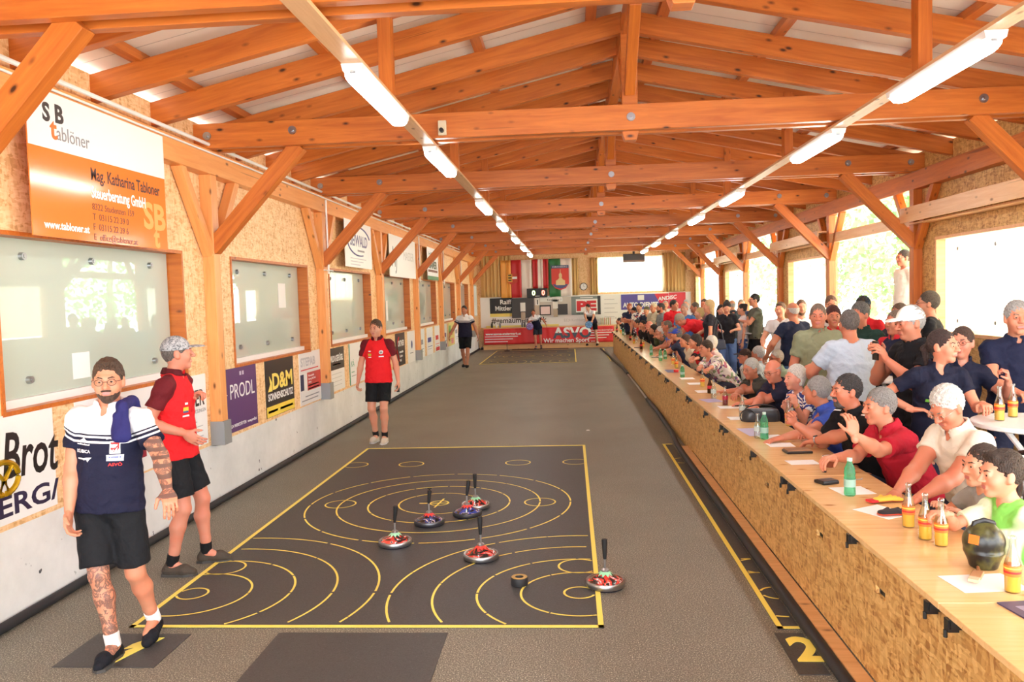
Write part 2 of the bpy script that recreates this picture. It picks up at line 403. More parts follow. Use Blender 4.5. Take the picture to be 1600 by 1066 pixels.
# rafters
RZ0, RZR = 3.64, 4.58     # rafter underside at wall / at ridge
SL = (RZR-RZ0)/(RX-WL)
n = 0
ry = [TY[0]+.9*j for j in range(-4, 35)]
rcount = {}
for y in ry:
    if y < Y0+.1 or y > Y1-.05: continue
    yy = y+.18 if abs((y-.7) % 3.6) < .01 or abs((y-.7) % 3.6-3.6) < .01 else y
    kk = max(0, int((y-.7+1e-3)//3.6)); q = int(round(((y-.7) % 3.6)/.9)) % 4
    for s, nm in ((-1, 'left'), (1, 'right')):
        X = RX-4.95 if s < 0 else RX+4.95
        z0 = RZR+.1-SL*4.95
        o = beam('rafter', (RX+s*.03, yy, RZR+.1), (X, yy, z0), .09, .2, M['timber'])
        pos = ['', 'first beyond', 'second beyond', 'third beyond'][q]
        tag(o, 'timber rafter on the %s roof slope, %s the %s truss' % (nm, pos if q else 'right beside', ORD[kk]) if y >= .6 else 'timber rafter overhead behind the camera, %s slope, %s' % (nm, ORD[int((y+4)/.9)]), 'rafter', 'roof rafters')
o = beam('ridge_beam', (RX, Y0, 4.6), (RX, Y1, 4.6), .12, .22, M['timber']); tag(o, 'long timber ridge beam running under the top of the roof', 'beam')
for s, nm in ((-1, 'left'), (1, 'right')):
    for j, u in enumerate((.35, 1.45, 2.7, 3.9, 4.8)):
        z = RZR+.2+.035-SL*u
        o = beam('purlin', (RX+s*u, Y0, z), (RX+s*u, Y1+.2, z), .1, .07, M['timber'], bevel=0)
        tag(o, 'thin roof batten on the %s slope, %s down from the ridge' % (nm, ORD[j]), 'batten', 'roof battens')
mb = MB()
za, zb = RZR+.275, RZR+.275-SL*5.1
mb.add([(RX, Y0, za), (RX-5.1, Y0, zb), (RX-5.1, Y1+.3, zb), (RX, Y1+.3, za), (RX, Y0, za+.1), (RX-5.1, Y0, zb+.1), (RX-5.1, Y1+.3, zb+.1), (RX, Y1+.3, za+.1)],
       [(0,1,2,3),(4,7,6,5),(0,4,5,1),(1,5,6,2),(2,6,7,3)])
struct(mb.build('ceiling', M['sheet'])); mb = MB()
mb.add([(RX, Y0, za), (RX+5.1, Y0, zb), (RX+5.1, Y1+.3, zb), (RX, Y1+.3, za), (RX, Y0, za+.1), (RX+5.1, Y0, zb+.1), (RX+5.1, Y1+.3, zb+.1), (RX, Y1+.3, za+.1)],
       [(0,3,2,1),(4,5,6,7),(0,1,5,4),(1,2,6,5),(2,3,7,6)])
struct(mb.build('ceiling_right', M['sheet']))
# light battens, hangers, tube lamps
for X, nm in ((RX-1.96, 'left'), (RX+1.96, 'right')):
    o = beam('light_batten', (X, .7, 3.55), (X, 29.6, 3.55), .13, .025, M['batten'], bevel=0)
    tag(o, 'long thin wooden board carrying the %s row of tube lamps' % nm, 'board')
    for i, y in enumerate([2.5+3.6*j for j in range(8)]):
        o = beam('batten_hanger', (X+.0, y, 3.56), (X, y, RZR-SL*1.96+.16), .1, .12, M['timber'], roll=(0, 1, 0))
        tag(o, 'short vertical timber between rafters and the %s lamp board, %s from the camera end' % (nm, ORD[i]), 'hanger', 'lamp board hangers')
    lt = None
    for i, y in enumerate((1.2, 5.08, 7.9, 12.25, 15.8, 19.7, 23.4, 27.1)):
        lab = 'white tube lamp glowing on the %s board, %s from the camera end' % (nm, ORD[i])
        if lt is None:
            lt = empty('tube_lamp', (X, y, 3.535), label=lab, cat='lamp', group='ceiling tube lamps')
            MB().add([(-.07,0,0),(.07,0,0),(.07,1.5,0),(-.07,1.5,0),(-.06,.0,-.045),(.06,.0,-.045),(.06,1.5,-.045),(-.06,1.5,-.045)],
                [(0,1,2,3),(4,7,6,5),(0,4,5,1),(1,5,6,2),(2,6,7,3),(3,7,4,0)]).build('lamp_housing', M['white'], lt)
            d = MB(); prof = [(-.065, -.045), (-.063, -.075), (-.045, -.098), (0, -.105), (.045, -.098), (.063, -.075), (.065, -.045)]
            ys = [(.05, .6), (.075, .9), (.11, 1), (1.39, 1), (1.425, .9), (1.45, .6)]
            V = [(a*(.8+.2*k2), yy2, -.045+(b+.045)*k2) for yy2, k2 in ys for a, b in prof]; nn = len(prof)
            F = [(r*nn+c, r*nn+c+1, (r+1)*nn+c+1, (r+1)*nn+c) for r in range(len(ys)-1) for c in range(nn-1)]+[tuple(range(nn))[::-1], tuple(range((len(ys)-1)*nn, len(ys)*nn))]
            d.add(V, F, 0, True); d.build('diffuser', emit('lamp diffuser', (1, .98, .94, 1), LAMP), lt)
            for yy2 in (.03, 1.47): MB().box(-.02, .02, yy2-.008, yy2+.008, -.06, -.03).build('end_clip', M['steel'], lt)
        else:
            c = copy_tree(lt); c.location = (X, y, 3.535); c['label'] = lab
# conduits along the left wall plate
o = MB().tube([(WL+.15, Y0, 3.62), (WL+.15, 27.5, 3.62)], .018, 8).tube([(WL+.145, Y0, 3.545), (WL+.145, 27.5, 3.545)], .01, 8).build('conduit_run', M['white'])
tag(o, 'pair of thin white cable pipes running along the top of the left wall', 'cable pipe')
for i, y in ((3, 11.5), (4, 15.1), (5, 18.7), (6, 22.3), (7, 25.9)):
    if i == 4: continue
    o = MB().tube([(WL+.16, y+.02, 3.52), (WL+.16, y+.02, 2.46), (WL+.16, y+.02, 2.45)], .014, 8).tube([(WL+.16, y-.2, 2.5), (WL+.16, y+.25, 2.5)], .008, 6).build('conduit_drop', M['white'])
    tag(o, 'white vertical cable pipe on the left wall post, %s post from the camera end' % ORD[i], 'cable pipe', 'vertical cable pipes')
# socket boxes on the second full tie beam
t = empty('socket_box', (RX-1.8, 7.75, 3.60), label='small beige socket box with a black plug beside the left lamp board', cat='socket')
MB().box(-.04, .04, -.03, 0, 0, .14).build('box', plain((214, 200, 170), .5), t, bevel=.006)
MB().lathe([(.02, 0), (.022, .05), (.012, .07)], 10, axis='y', c=(0, -.09, .04)).build('plug', M['black'], t)
# back wall with OSB pillars, curtains and boards
W = Y1
mb = MB()
for a, b, c, d in holes(WL-.1, WR+.1, 0, 5.0, [(1.0, 3.75, 2.12, 3.5)]): mb.box(a, b, W, W+.12, c, d)
struct(mb.build('wall_back', M['osb']))
t = empty('window_20', (1.0, W, 2.12), kind='structure'); bx('glass_pane', 0, 2.75, .05, .06, 0, 1.38, M['pane'], t)
def cloth(name, x0, x1, z0, z1, mat, lab, cat, folds=5, amp=.04, y=W-.1, group=None, parent=None, hem=0., gather=1.):
    n = max(8, int((x1-x0)*26)); m = MB(); V = []; rows = 8
    for r in range(rows+1):
        z = z0+(z1-z0)*r/rows
        for i in range(n+1):
            u = i/n; ph = u*folds*2*PI
            V.append((x0+(x1-x0)*u, y+amp*(math.sin(ph)+.4*math.sin(ph*2.3+1+r*.12)), z+(hem*math.sin(ph*.5) if r == 0 else 0)))
    F = [(r*(n+1)+i, r*(n+1)+i+1, (r+1)*(n+1)+i+1, (r+1)*(n+1)+i) for r in range(rows) for i in range(n)]
    m.add(V, F, 0, True); o = m.build(name, mat, parent)
    so = o.modifiers.new('thickness', 'SOLIDIFY'); so.thickness = .004
    return tag(o, lab, cat, group) if lab else o
M['curtain'] = NT('mustard curtain').set(srgb(214, 176, 116), .8)
def sheer():
    t = NT('sheer cream curtain'); tl = t.n('ShaderNodeBsdfTranslucent'); tl.inputs[0].default_value = srgb(255, 250, 238)
    mx = t.n('ShaderNodeMixShader'); mx.inputs[0].default_value = .8
    t.t.links.new(t.b.outputs[0], mx.inputs[1]); t.t.links.new(tl.outputs[0], mx.inputs[2]); t.t.links.new(mx.outputs[0], t.t.nodes['Material Output'].inputs[0])
    return t.set(srgb(252, 240, 216), .8)
M['sheer'] = sheer()
cloth('curtain', -3.5, -2.3, 2.07, 3.9, M['curtain'], 'brown gathered curtain in the far left corner of the back wall', 'curtain', 8)
cloth('curtain', -.02, .35, 2.05, 3.5, M['curtain'], 'narrow brown curtain right of the green and white flag', 'curtain', 3)
cloth('curtain', .8, 1.12, 2.05, 3.5, M['curtain'], 'narrow brown curtain between the wall clock and the bright window', 'curtain', 3)
cloth('sheer_curtain', 1.08, 3.7, 2.12, 3.5, M['sheer'], 'sheer cream curtain drawn over the bright window in the back wall', 'curtain', 13, .03)
cloth('curtain', 3.62, 4.5, 2.08, 3.6, M['curtain'], 'brown gathered curtain in the far right corner of the back wall', 'curtain', 7)
# ---------------------------------------------------------------- lane markings (painted on mats that lie on the asphalt)
def flat(m, x0, x1, y0, y1, z=.006, z0=.0): return m.box(x0, x1, y0, y1, z0, z)
def ring(m, cx, cy, r, w=.008, a0=0., a1=360., gaps=0, z=.0075, clip=None, seg=96, ga=1.6):
    da = (a1-a0)/seg
    for i in range(seg):
        a = a0+da*i; b = a+da
        if gaps:
            g = 360/gaps; k = (a % g)
            if k < ga or k > g-1e-6: a = a+ga-k if k < ga else a
            if a >= b: continue
        P = [(cx+rr*math.cos(R(t)), cy+rr*math.sin(R(t)), z) for rr, t in ((r-w, a), (r+w, a), (r+w, b), (r-w, b))]
        if clip and not all(clip[0] <= p[0] <= clip[1] and clip[2] <= p[1] <= clip[3] for p in P): continue
        m.add(P, [(0, 1, 2, 3)])
def court(x0, y0, lab, near=True, right=None, circles=True):
    t = empty('playing_mat', (0, 0, 0), label=lab, cat='playing mat')
    x1 = x0+3 if right is None else right; y1 = y0+6
    flat(MB(), x0, x1, y0, y1, .005).build('mat_sheet', M['mat'], t)
    m = MB(); w = .034
    for a, b, c, d in ((x0, x0+w, y0, y1), (x0, x1, y0, y0+w), (x0, x1, y1-w, y1)): m.box(a, b, c, d, .004, .0075)
    if right is None: m.box(x1-w, x1, y0, y1, .004, .0075)
    m.build('border_line', M['yellow'], t)
    if not circles: return t
    cx, cy = x0+1.5, y0+3; cl = (x0+w, x1-w if right is None else x1, y0+w, y1-w)
    m = MB()
    for r, g in ((.4, 8), (.7, 12), (1.0, 14), (1.3, 16)): rm = MB(); ring(rm, cx, cy, r, gaps=g, clip=cl); rm.f and rm.build('target_ring', M['yellow'], t)
    if right is None:
        ring(m, cx, cy, .09, .008)
        m.box(cx-.2, cx+.1, cy-.008, cy+.008, .006, .0078); m.add([(cx-.03, cy-.17, .0079), (cx-.012, cy-.17, .0079), (cx+.03, cy+.17, .0079), (cx+.012, cy+.17, .0079)], [(0, 1, 2, 3)])
    if m.f: m.build('centre_cross', M['yellow'], t)
    for sx in (-1, 1):
        px, py = cx+sx*1.36, y0+.575
        for r, g in ((.4, 9), (.7, 12), (1.0, 15), (1.3, 18)): rm = MB(); ring(rm, px, py, r, gaps=g, clip=cl); rm.f and rm.build('corner_ring', M['yellow'], t)
        for qx, qy, r in ((px, py, .105), (px, py+.54, .15), (cx+sx*.66, cy+1.9, .15), (px, cy+1.9, .15), (cx+sx*1.0, cy, .15)): rm = MB(); ring(rm, qx, qy, r, clip=cl, gaps=2); rm.f and rm.build('spot_circle', M['yellow'], t)
    return t
court(-2.845, 4.795, 'dark near playing mat with yellow border, rings and circles, crossed by the standing stocks')
court(1.185, 4.78, 'narrow strip of dark playing mat with yellow lines running along the wooden kerb', right=1.315)
court(-2.845, 24.49, 'far playing mat with yellow border lines at the far end of the lane')
court(1.185, 24.49, 'far strip of playing mat beside the far end of the counter', right=1.3)
t = empty('number_patch', (-2.66, 4.5, 0), label='dark floor patch with a yellow figure 1 at the feet of the man in glasses', cat='floor marking')
flat(MB(), -.33, .27, -.25, .2, .005).build('patch', M['mat'], t)
m = MB(); m.poly([(-.11, -.2, 0), (.01, -.2, 0), (.13, .14, 0), (.05, .14, 0), (-.02, .05, 0), (-.04, -.02, 0), (.02, .0, 0)], (0, 0, 1), .0075); m.build('figure_1', M['yellow'], t)
t = empty('number_patch', (1.31, 4.5, 0), label='dark floor patch with a yellow figure 2 beside the wooden kerb', cat='floor marking')
flat(MB(), -.16, .0, -.3, .22, .005).build('patch', M['mat'], t)
text('2', .42, M['yellow'], t, 'figure_2', (-.125, -.14, .007), '+z', sx=.8, bold=.014)
tag(flat(MB(), -1.84, -.79, 1.5, 4.72, .005).build('floor_mat', M['mat']), 'dark rectangular run-up mat at the bottom of the picture, in front of the ringed mat', 'mat')
tag(flat(MB(), -2.3, -.1, 30.75, 31.6, .005).build('floor_mat', plain((92, 66, 56), .8)), 'brown mat at the foot of the red banner at the far end', 'mat')
# kerbs and bumpers
tag(MB().tube([(WL+.035, Y0, .035), (WL+.035, 13, .035), (WL+.035, 31.6, .035)], .033, 10).build('floor_bumper', M['rubber']), 'black rubber tube along the foot of the left concrete wall', 'bumper')
KY = [3.0-2.7*1, 3.0, 5.45, 7.9, 10.35]
for i, (a, b) in enumerate(zip(KY, KY[1:])):
    tag(bx('kerb_plank', 1.375, 1.462, a+.004, b-.004, 0, .06, M['kerb'], bevel=.003), 'pale timber kerb plank at the foot of the counter boards, %s from the camera' % ['nearest', 'second', 'third', 'fourth and last'][i], 'kerb', 'kerb planks')
hs = [(1.345, .6), (1.345, 6.075), (1.345, 8.635), (1.345, 9.9), (1.36, 10.7), (1.40, 11.357), (1.425, 13.66), (1.405, 15.2)]
tag(MB().tube([(x, y, .036) for x, y in hs], .034, 10).build('rubber_bumper', M['rubber']), 'thick black rubber bumper lying along the wooden kerb of the counter', 'bumper')
tag(MB().tube([(1.415, 15.3, .02), (1.42, 17.6, .02), (1.40, 20.2, .02)], .018, 8).build('metal_edge', M['steel']), 'thin bare metal edge strip on the floor between two rubber bumpers', 'edge strip')
tag(MB().tube([(1.4, 20.3, .034), (1.38, 22, .034), (1.30, 23.9, .034), (1.2, 27.5, .034), (1.1, 30.0, .034)], .032, 10).build('rubber_bumper', M['rubber']), 'far black rubber bumper bending away from the end of the counter', 'bumper')
tag(bx('far_bumper', WL+.1, 1.4, 31.5, 31.58, 0, .09, M['rubber']), 'black bumper on the floor under the red banner on the back wall', 'bumper')
# ---------------------------------------------------------------- signs on the left wall
K = lambda *c: plain(c, .45)
BLK, WHT = K(28, 26, 28), K(240, 240, 240)
GRY, RED = K(140, 140, 146), K(214, 36, 40)
def board(y0, y1, z0, z1, mat, lab, name='sign_board', cat='sign', grp=None, X=WL):
    t = empty(name, (X, y0, z0), label=lab, cat=cat, group=grp)
    bx('panel', 0, .008, 0, y1-y0, 0, z1-z0, mat, t); return t
def L(t, s, y, z, size, mat, **k): return text(s, size, mat, t, k.pop('name', 'lettering'), (k.pop('x', .0085), y, z), '+x', **k)
SB = dict(x=.0085)
def strip(t, y0, y1, z0, z1, mat, name='colour_field', x=.0085): return bx(name, x-.003, x, y0, y1, z0, z1, mat, t)
# pretzel sign
t = board(2.9, 5.36, .66, 1.36, WHT, 'white sign with black letter lettering and a golden pretzel, nearest the camera')
L(t, 'Brot', 1.92, .30, .42, BLK, sx=.72, bold=.006, shear=.12, rot=-.08); L(t, 'r', 1.5, .36, .4, BLK, bold=.006); L(t, 'KIRCHBERG/', .85, .05, .19, K(46, 36, 70), width=1.62, bold=.004)
p = MB(); G = plain((196, 158, 24), .25, .6, 'golden pretzel')
q = [(.012, 1.93+.14*math.cos(a)*(1-.0*math.sin(a)), .30+.105*math.sin(a)) for a in np.linspace(-1.25, PI+1.25, 26)]
p.tube([(.014, 1.93-.015, .2)]+q[::-1]+[(.014, 1.93+.015, .2)], .02, 8)
p.tube([(.016, 1.885, .205), (.018, 1.93, .29), (.016, 1.85, .37)], .014, 8).tube([(.016, 1.975, .205), (.022, 1.93, .29), (.016, 2.01, .37)], .014, 8)
p.build('pretzel', G, t)
t = board(5.62, 6.95, .64, 1.37, WHT, 'white sign board behind the man in glasses, mostly hidden'); strip(t, .5, .95, .12, .3, K(150, 26, 50))
t = board(7.02, 7.74, .66, 1.36, WHT, 'white sign with tall black capital letters, just left of the big timber post')
L(t, 'ATTER', .14, .40, .22, BLK, width=.54, bold=.004); L(t, 'INTELLIGENTE LÖSUNGEN', .12, .33, .05, GRY, width=.57)
for i in range(4): strip(t, .2+.14*(i > 0), .5+.12*(i > 0), .24-.05*i, .25-.05*i, K(190, 190, 194), 'text_line')
t = board(8.14, 9.03, .66, 1.35, K(92, 54, 110), 'purple sign with thin white lettering under the second pane')
L(t, 'PRODL', .15, .36, .23, WHT, width=.66); L(t, '–', -.0+.02, .38, .14, WHT); L(t, 'DESIGN WERKSTÄTTEN   www.prodl.at', .06, .05, .05, WHT, width=.78); L(t, '■ ■', .42, .6, .06, K(200, 190, 210))
t = board(9.31, 10.28, .66, 1.36, K(44, 38, 34), 'black and yellow sign with large yellow letters under the second pane')
strip(t, .004, .966, .004, .13, K(246, 218, 80)); L(t, 'D&M', .2, .33, .27, K(250, 226, 110), width=.7, bold=.008); L(t, 'SONNENSCHUTZ', .06, .2, .12, WHT, width=.86, bold=.003)
MB().poly([(.006, .06, .31), (.006, .2, .31), (.006, .2, .42), (.006, .12, .5), (.006, .14, .40)], (1, 0, 0), .003).build('emblem', K(250, 226, 110), t); strip(t, .05, .36, .05, .08, K(170, 146, 50), 'text_line'); strip(t, .45, .9, .05, .08, K(170, 146, 50), 'text_line')
t = board(10.52, 11.42, .64, 1.36, K(230, 228, 228), 'white and red sign with pale outlined heading and a white list')
strip(t, .30, .896, .18, .43, K(196, 60, 56)); strip(t, .05, .8, .47, .485, RED); L(t, 'STEPAB', .05, .53, .16, K(190, 190, 196), width=.62, bold=.006)
for i, s in enumerate(('Wärmetechnik', 'Heizung, Bad, Pool', 'Lüftung', 'Bau, Wände, Abg.', 'Solartechnik')): (L(t, s, .34, .37-.045*i, .042, WHT) if i < 3 else strip(t, .34, .8, .375-.045*i, .39-.045*i, WHT, 'text_line'))
strip(t, .2, .8, .1, .115, GRY, 'text_line'); strip(t, .05, .75, .05, .065, GRY, 'text_line'); strip(t, .02, .16, .2, .42, K(40, 40, 80), 'picture')
t = board(11.84, 12.66, .66, 1.33, WHT, 'sign dark brown above and white below, just beyond the second visible post')
strip(t, 0, .82, .33, .67, K(66, 50, 42)); L(t, 'WILD & GEFLÜGEL', .06, .46, .13, WHT, width=.7, bold=.004); strip(t, .2, .6, .4, .42, WHT, 'text_line')
for i in range(4): strip(t, .12, .66, .08+.06*i, .087+.06*i, K(190, 190, 190), 'text_line')
t = board(12.95, 14.1, .65, 1.34, WHT, 'white sign with a green left edge behind the standing player'); strip(t, 0, .05, 0, .69, K(50, 150, 110)); L(t, 'KÄ', .12, .3, .14, K(90, 170, 140)); strip(t, .12, .3, .2, .22, K(150, 190, 170), 'text_line'); strip(t, .12, .4, .14, .15, GRY, 'text_line')
t = board(14.3, 14.95, .65, 1.34, WHT, 'plain white sign partly hidden behind the standing player'); strip(t, .1, .5, .4, .43, GRY, 'text_line')
t = board(16.5, 17.43, .64, 1.34, K(52, 30, 26), 'dark sign with white lettering and a red flourish, right of the standing red shirt player')
L(t, 'ORTNER', .22, .42, .17, WHT, width=.62, bold=.004); MB().tube([(.01, .3, .62), (.01, .14, .5), (.01, .1, .35), (.01, .2, .2), (.01, .3, .1)], .012, 6).build('flourish', RED, t)
for i, s in enumerate(('Innenausbau', 'Tischlerei', 'Möbel')): L(t, s, .34, .27-.09*i, .08, WHT)
t = board(17.75, 18.6, .62, 1.33, WHT, 'white sign with a small blue emblem just before the third steel post shoe'); MB().lathe([(.0, .012), (.08, .012), (.08, .008), (.1, .008), (.1, .0), (.09, .0)], 18, axis='x', c=(0, .45, .4)).build('emblem', K(90, 100, 150), t); strip(t, .25, .6, .2, .22, GRY, 'text_line')
specs = [(19.12, 19.84, '', GRY, 'white poster with a grey triangle mark, first beyond the third visible post'), (20.18, 21.05, '', K(60, 60, 150), 'white poster with blue name lettering, second beyond the third visible post'),
         (21.39, 22.2, '', RED, 'white poster with red print, third beyond the third visible post'), (22.83, 23.5, '', K(90, 50, 120), 'white and violet poster beyond the fourth visible post'),
         (23.8, 24.96, '', K(220, 90, 60), 'colourful green and pink poster behind the walking player'), (25.13, 25.9, '', GRY, 'white poster right behind the walking player'), (26.5, 27.6, '', K(60, 60, 60), 'small grey-white poster near the far end of the left wall')]
for i, (a, b, s, mt, lab) in enumerate(specs):
    base = WHT if 'colourful' not in lab else K(226, 214, 130)
    t = board(a, b, .62, 1.32, base, lab); strip(t, .1, (b-a)*.7, .32, .44, mt, 'print_block')
    strip(t, .12, b-a-.12, .2, .215, mt, 'text_line'); strip(t, .12, b-a-.2, .14, .15, GRY, 'text_line')
    if i in (2, 3): strip(t, .1, b-a-.1, .02, .12, mt)
    if i == 4: strip(t, .1, .5, .4, .62, K(120, 170, 90)); strip(t, .55, 1.0, .05, .2, K(230, 140, 150))
# banners above the windows, hung on the wall plate
t = board(5.08, 6.86, 2.53, 3.52, plain((238, 132, 58), .12), 'large orange and white banner high on the left wall, nearest the camera', 'banner', 'banner', X=WL+.135)
bw = MB(); bw.poly([(.0085, 0, .60), (.0085, 1.78, .62), (.0085, 1.78, .99), (.0085, 0, .99)], (1, 0, 0), .003); bw.build('white_band', WHT, t)
L(t, 'S', .16, .79, .17, K(60, 56, 56), x=.013, bold=.006); L(t, 'B', .29, .8, .17, K(60, 56, 56), x=.013, bold=.006); L(t, 't', .235, .68, .2, K(232, 120, 50), x=.014, bold=.005); L(t, 'ablöner', .30, .68, .14, GRY, x=.013, width=.38)
L(t, 'Mag. Katharina Tabloner', .68, .46, .13, K(70, 30, 20), width=1.0, bold=.002); L(t, 'Steuerberatung GmbH', .68, .33, .12, WHT, width=.76, bold=.003)
for i, s in enumerate(('8322 Studenzen 159', 'T  03115 22 39 0', 'F  03115 22 39 6', 'E  office@tabloner.at')): L(t, s, .68, .24-.075*i, .07, K(110, 50, 24))
L(t, 'www.tabloner.at', .12, .06, .075, WHT, bold=.002); L(t, 'SB', 1.4, .17, .3, K(246, 168, 84), x=.0075, width=.36, bold=.01); L(t, 't', 1.56, .02, .24, K(246, 168, 84), x=.0075, bold=.01)
t = board(12.5, 14.2, 2.6, 3.36, WHT, 'white banner with a grey oval swoosh high on the left wall', 'banner', 'banner', X=WL+.135)
L(t, 'SEIWALD', .3, .36, .26, K(112, 112, 150), width=1.1, bold=.006, shear=.1); strip(t, .75, 1.2, .27, .3, GRY, 'text_line')
SW = MB()
for k2, s in ((1, 1), (-1, -1)):
    SW.tube([(.012, .85+.72*math.cos(a)*1.0, .44+.24*math.sin(a)) for a in np.linspace(.1*PI if k2 > 0 else 1.0*PI, .6*PI if k2 > 0 else 1.6*PI, 14)], .012, 6)
SW.build('swoosh', K(112, 112, 160), t)
for i in range(3): strip(t, .3, 1.3-.2*i, .14-.05*i, .155-.05*i, K(190, 190, 200), 'text_line')
t = board(15.62, 18.3, 2.52, 3.36, WHT, 'broad white banner with thin grey script letters high on the left wall', 'banner', 'banner', X=WL+.135)
L(t, 'NJ', .2, .2, .6, K(120, 122, 122), sx=.8, shear=.25); L(t, 'MASSER', 1.35, .38, .26, K(206, 206, 206), width=1.1)
t = board(19.85, 21.5, 2.54, 3.36, WHT, 'white and green banner with a dark green plate high on the left wall', 'banner', 'banner', X=WL+.135)
L(t, 'HOLZ', .2, .6, .16, K(60, 110, 60), width=1.1); L(t, 'SAMER', .25, .3, .26, K(60, 90, 60), width=1.2, bold=.012); strip(t, .1, 1.5, .2, .26, K(120, 60, 40)); strip(t, 0, 1.65, 0, .1, K(70, 130, 80))
# ---------------------------------------------------------------- the back wall
def bboard(x0, x1, z0, z1, mat, lab, cat='sign', name='sign_board', y=W-.02, d=.012):
    t = empty(name, (x0, y, z0), label=lab, cat=cat); bx('panel', 0, x1-x0, -d, 0, 0, z1-z0, mat, t); return t
def LB(t, s, x, z, size, mat, d=.0125, **k): return text(s, size, mat, t, k.pop('name', 'lettering'), (x, -d, z), '-y', **k)
def fld(t, x0, x1, z0, z1, mat, d=.014, name='colour_field'): return bx(name, x0, x1, -d, -d+.002, z0, z1, mat, t)
t = bboard(WL+.1, WR-.15, .86, 2.06, WHT, 'long white sponsor board across the whole back wall', 'sign', 'sponsor_board', y=W-.004)
LB(t, '#gemaumeinwerk', .43, .17, .3, K(60, 50, 44), width=2.2, bold=.006); fld(t, .2, 3.1, .0, .07, K(244, 228, 130)); LB(t, '8324 Kirchberg, www.puchas.at', 3.3, .16, .16, K(200, 198, 196), width=1.7)
for i in range(5): fld(t, 4.9, 5.3+.12*(i % 2), .97-.17*i, 1.0-.17*i, K(206, 206, 210), name='text_line')
LB(t, '03114 / 779 29 10', 5.0, .2, .14, K(180, 180, 184), width=1.1)
t = bboard(-3.18, -2.3, 1.28, 2.02, K(34, 32, 34), 'black sign with two lines of white lettering at the left of the back wall', y=W-.014); fld(t, 0, .88, 0, .13, K(244, 226, 120)); LB(t, 'Raiff', .4, .5, .25, WHT, width=.46, bold=.006); LB(t, 'Mittler', .2, .25, .25, WHT, width=.66, bold=.006)
t = empty('score_cabinet', (-2.3, W-.02, 1.2), label='dark grey score cabinet doors with paper sheets in the middle of the back wall', cat='cabinet')
DG = K(66, 62, 62)
bx('cabinet_body', 0, 2.35, -.1, 0, .1, .8, plain((206, 198, 190), .5), t)
for x0, x1, z0, z1 in ((0, .88, .02, .8), (1.1, 1.55, .1, .5), (1.78, 2.2, .1, .52)): bx('door', x0, x1, -.125, -.1, z0, z1, DG, t)
for x0, z0 in ((.34, .22), (1.62, .3)):
    bx('paper_sheet', x0, x0+.2, -.132, -.126, z0+.05, z0+.4, M['paper'], t); bx('wooden_box', x0+.02, x0+.19, -.16, -.126, z0-.28, z0+.02, K(190, 170, 150), t)
bx('wooden_box', .92, 1.08, -.14, -.1, .1, .5, K(200, 180, 160), t)
bx('number_plate', .92, 1.1, -.135, -.125, .5, .78, M['paper'], t); text('1', .24, BLK, t, 'figure_1', (.96, -.137, .54), '-y', bold=.008)
bx('notice', 1.14, 1.5, -.132, -.126, .14, .44, K(246, 220, 220), t); bx('name_strip', 1.12, 2.0, -.132, -.1, .62, .8, M['paper'], t); text('Kirchberg 1', .12, BLK, t, 'lettering', (1.4, -.134, .66), '-y')
t = bboard(.05, 1.2, 1.27, 2.0, K(130, 140, 138), 'grey sign with two big red letters and a dark right edge on the back wall', y=W-.014)
fld(t, .18, 1.03, .1, .62, WHT, .014, 'white_plate'); fld(t, 1.03, 1.15, .0, .73, K(56, 54, 54)); LB(t, 'PE', .2, .18, .5, RED, d=.016, width=.78, bold=.03); LB(t, 'METALLBAU', .2, .02, .09, BLK, d=.015, width=.6); fld(t, .35, .85, .655, .69, WHT, .014, 'text_line')
t = bboard(2.0, 3.85, 1.42, 2.02, K(88, 80, 170), 'blue sign with white capitals and a red corner on the back wall', y=W-.014)
LB(t, 'AUTO DIENST', .08, .1, .25, WHT, width=1.38, bold=.01); fld(t, .65, .9, .36, .56, WHT, .014, 'emblem')
MB().poly([(1.3, -.014, .6), (1.62, -.014, .0), (1.85, -.014, 0), (1.85, -.014, .6)], (0, -1, 0), .002).build('red_corner', K(220, 50, 66), t)
t = bboard(3.86, 4.5, 1.42, 2.04, K(222, 52, 64), 'red sign with white lettering at the right end of the back wall', y=W-.03); LB(t, 'ANDISC', -.42, .32, .2, WHT, width=.75, bold=.006, shear=.2, rot=.1)
# red banner hung along a low railing
t = empty('red_banner', (-3.42, W-.42, .2), label='long red cloth banner with big white and grey letters at the far end', cat='banner')
cloth('banner_cloth', 0, 5.1, 0, .62, K(224, 48, 52), None, None, 9, .012, 0, parent=t)
ao = text('ASVO', .56, WHT, t, 'lettering', (2.75, -.03, .21), '-y', width=1.5, bold=.02, ext=.003); ao.data.materials.append(K(66, 80, 96))
bb = bmesh.new(); bb.from_mesh(ao.data); bmesh.ops.bisect_plane(bb, geom=bb.verts[:]+bb.edges[:]+bb.faces[:], plane_co=(0, 0, .19), plane_no=(0, 0, 1))
for f_ in bb.faces: f_.material_index = 1 if f_.calc_center_median().z < .19 else 0
bb.to_mesh(ao.data); bb.free()
text('Wir machen Sport ...', .24, WHT, t, 'lettering', (2.35, -.03, .03), '-y', width=2.0, bold=.004); text('www.asvoe-steiermark.at', .12, WHT, t, 'lettering', (.08, -.03, .38), '-y', width=1.4, bold=.004); text('www.asvoe-steiermark.at', .11, WHT, t, 'lettering', (4.2, -.03, .44), '-y', width=.85)
for i in range(3): bx('white_stripe', .05, 1.35-.2*i, -.032, -.03, .3-.1*i, .33-.1*i, WHT, t); bx('white_stripe', 4.1, 5.0-.1*i, -.032, -.03, .36-.1*i, .39-.1*i, WHT, t)
t = empty('railing', (-3.45, W-.36, 0), label='low wooden railing that carries the red banner at the far end', cat='railing')
bx('rail', 0, 5.2, 0, .25, .82, .86, M['pale'], t); bx('foot_board', 0, 5.2, 0, .05, .0, .2, M['kerb'], t)
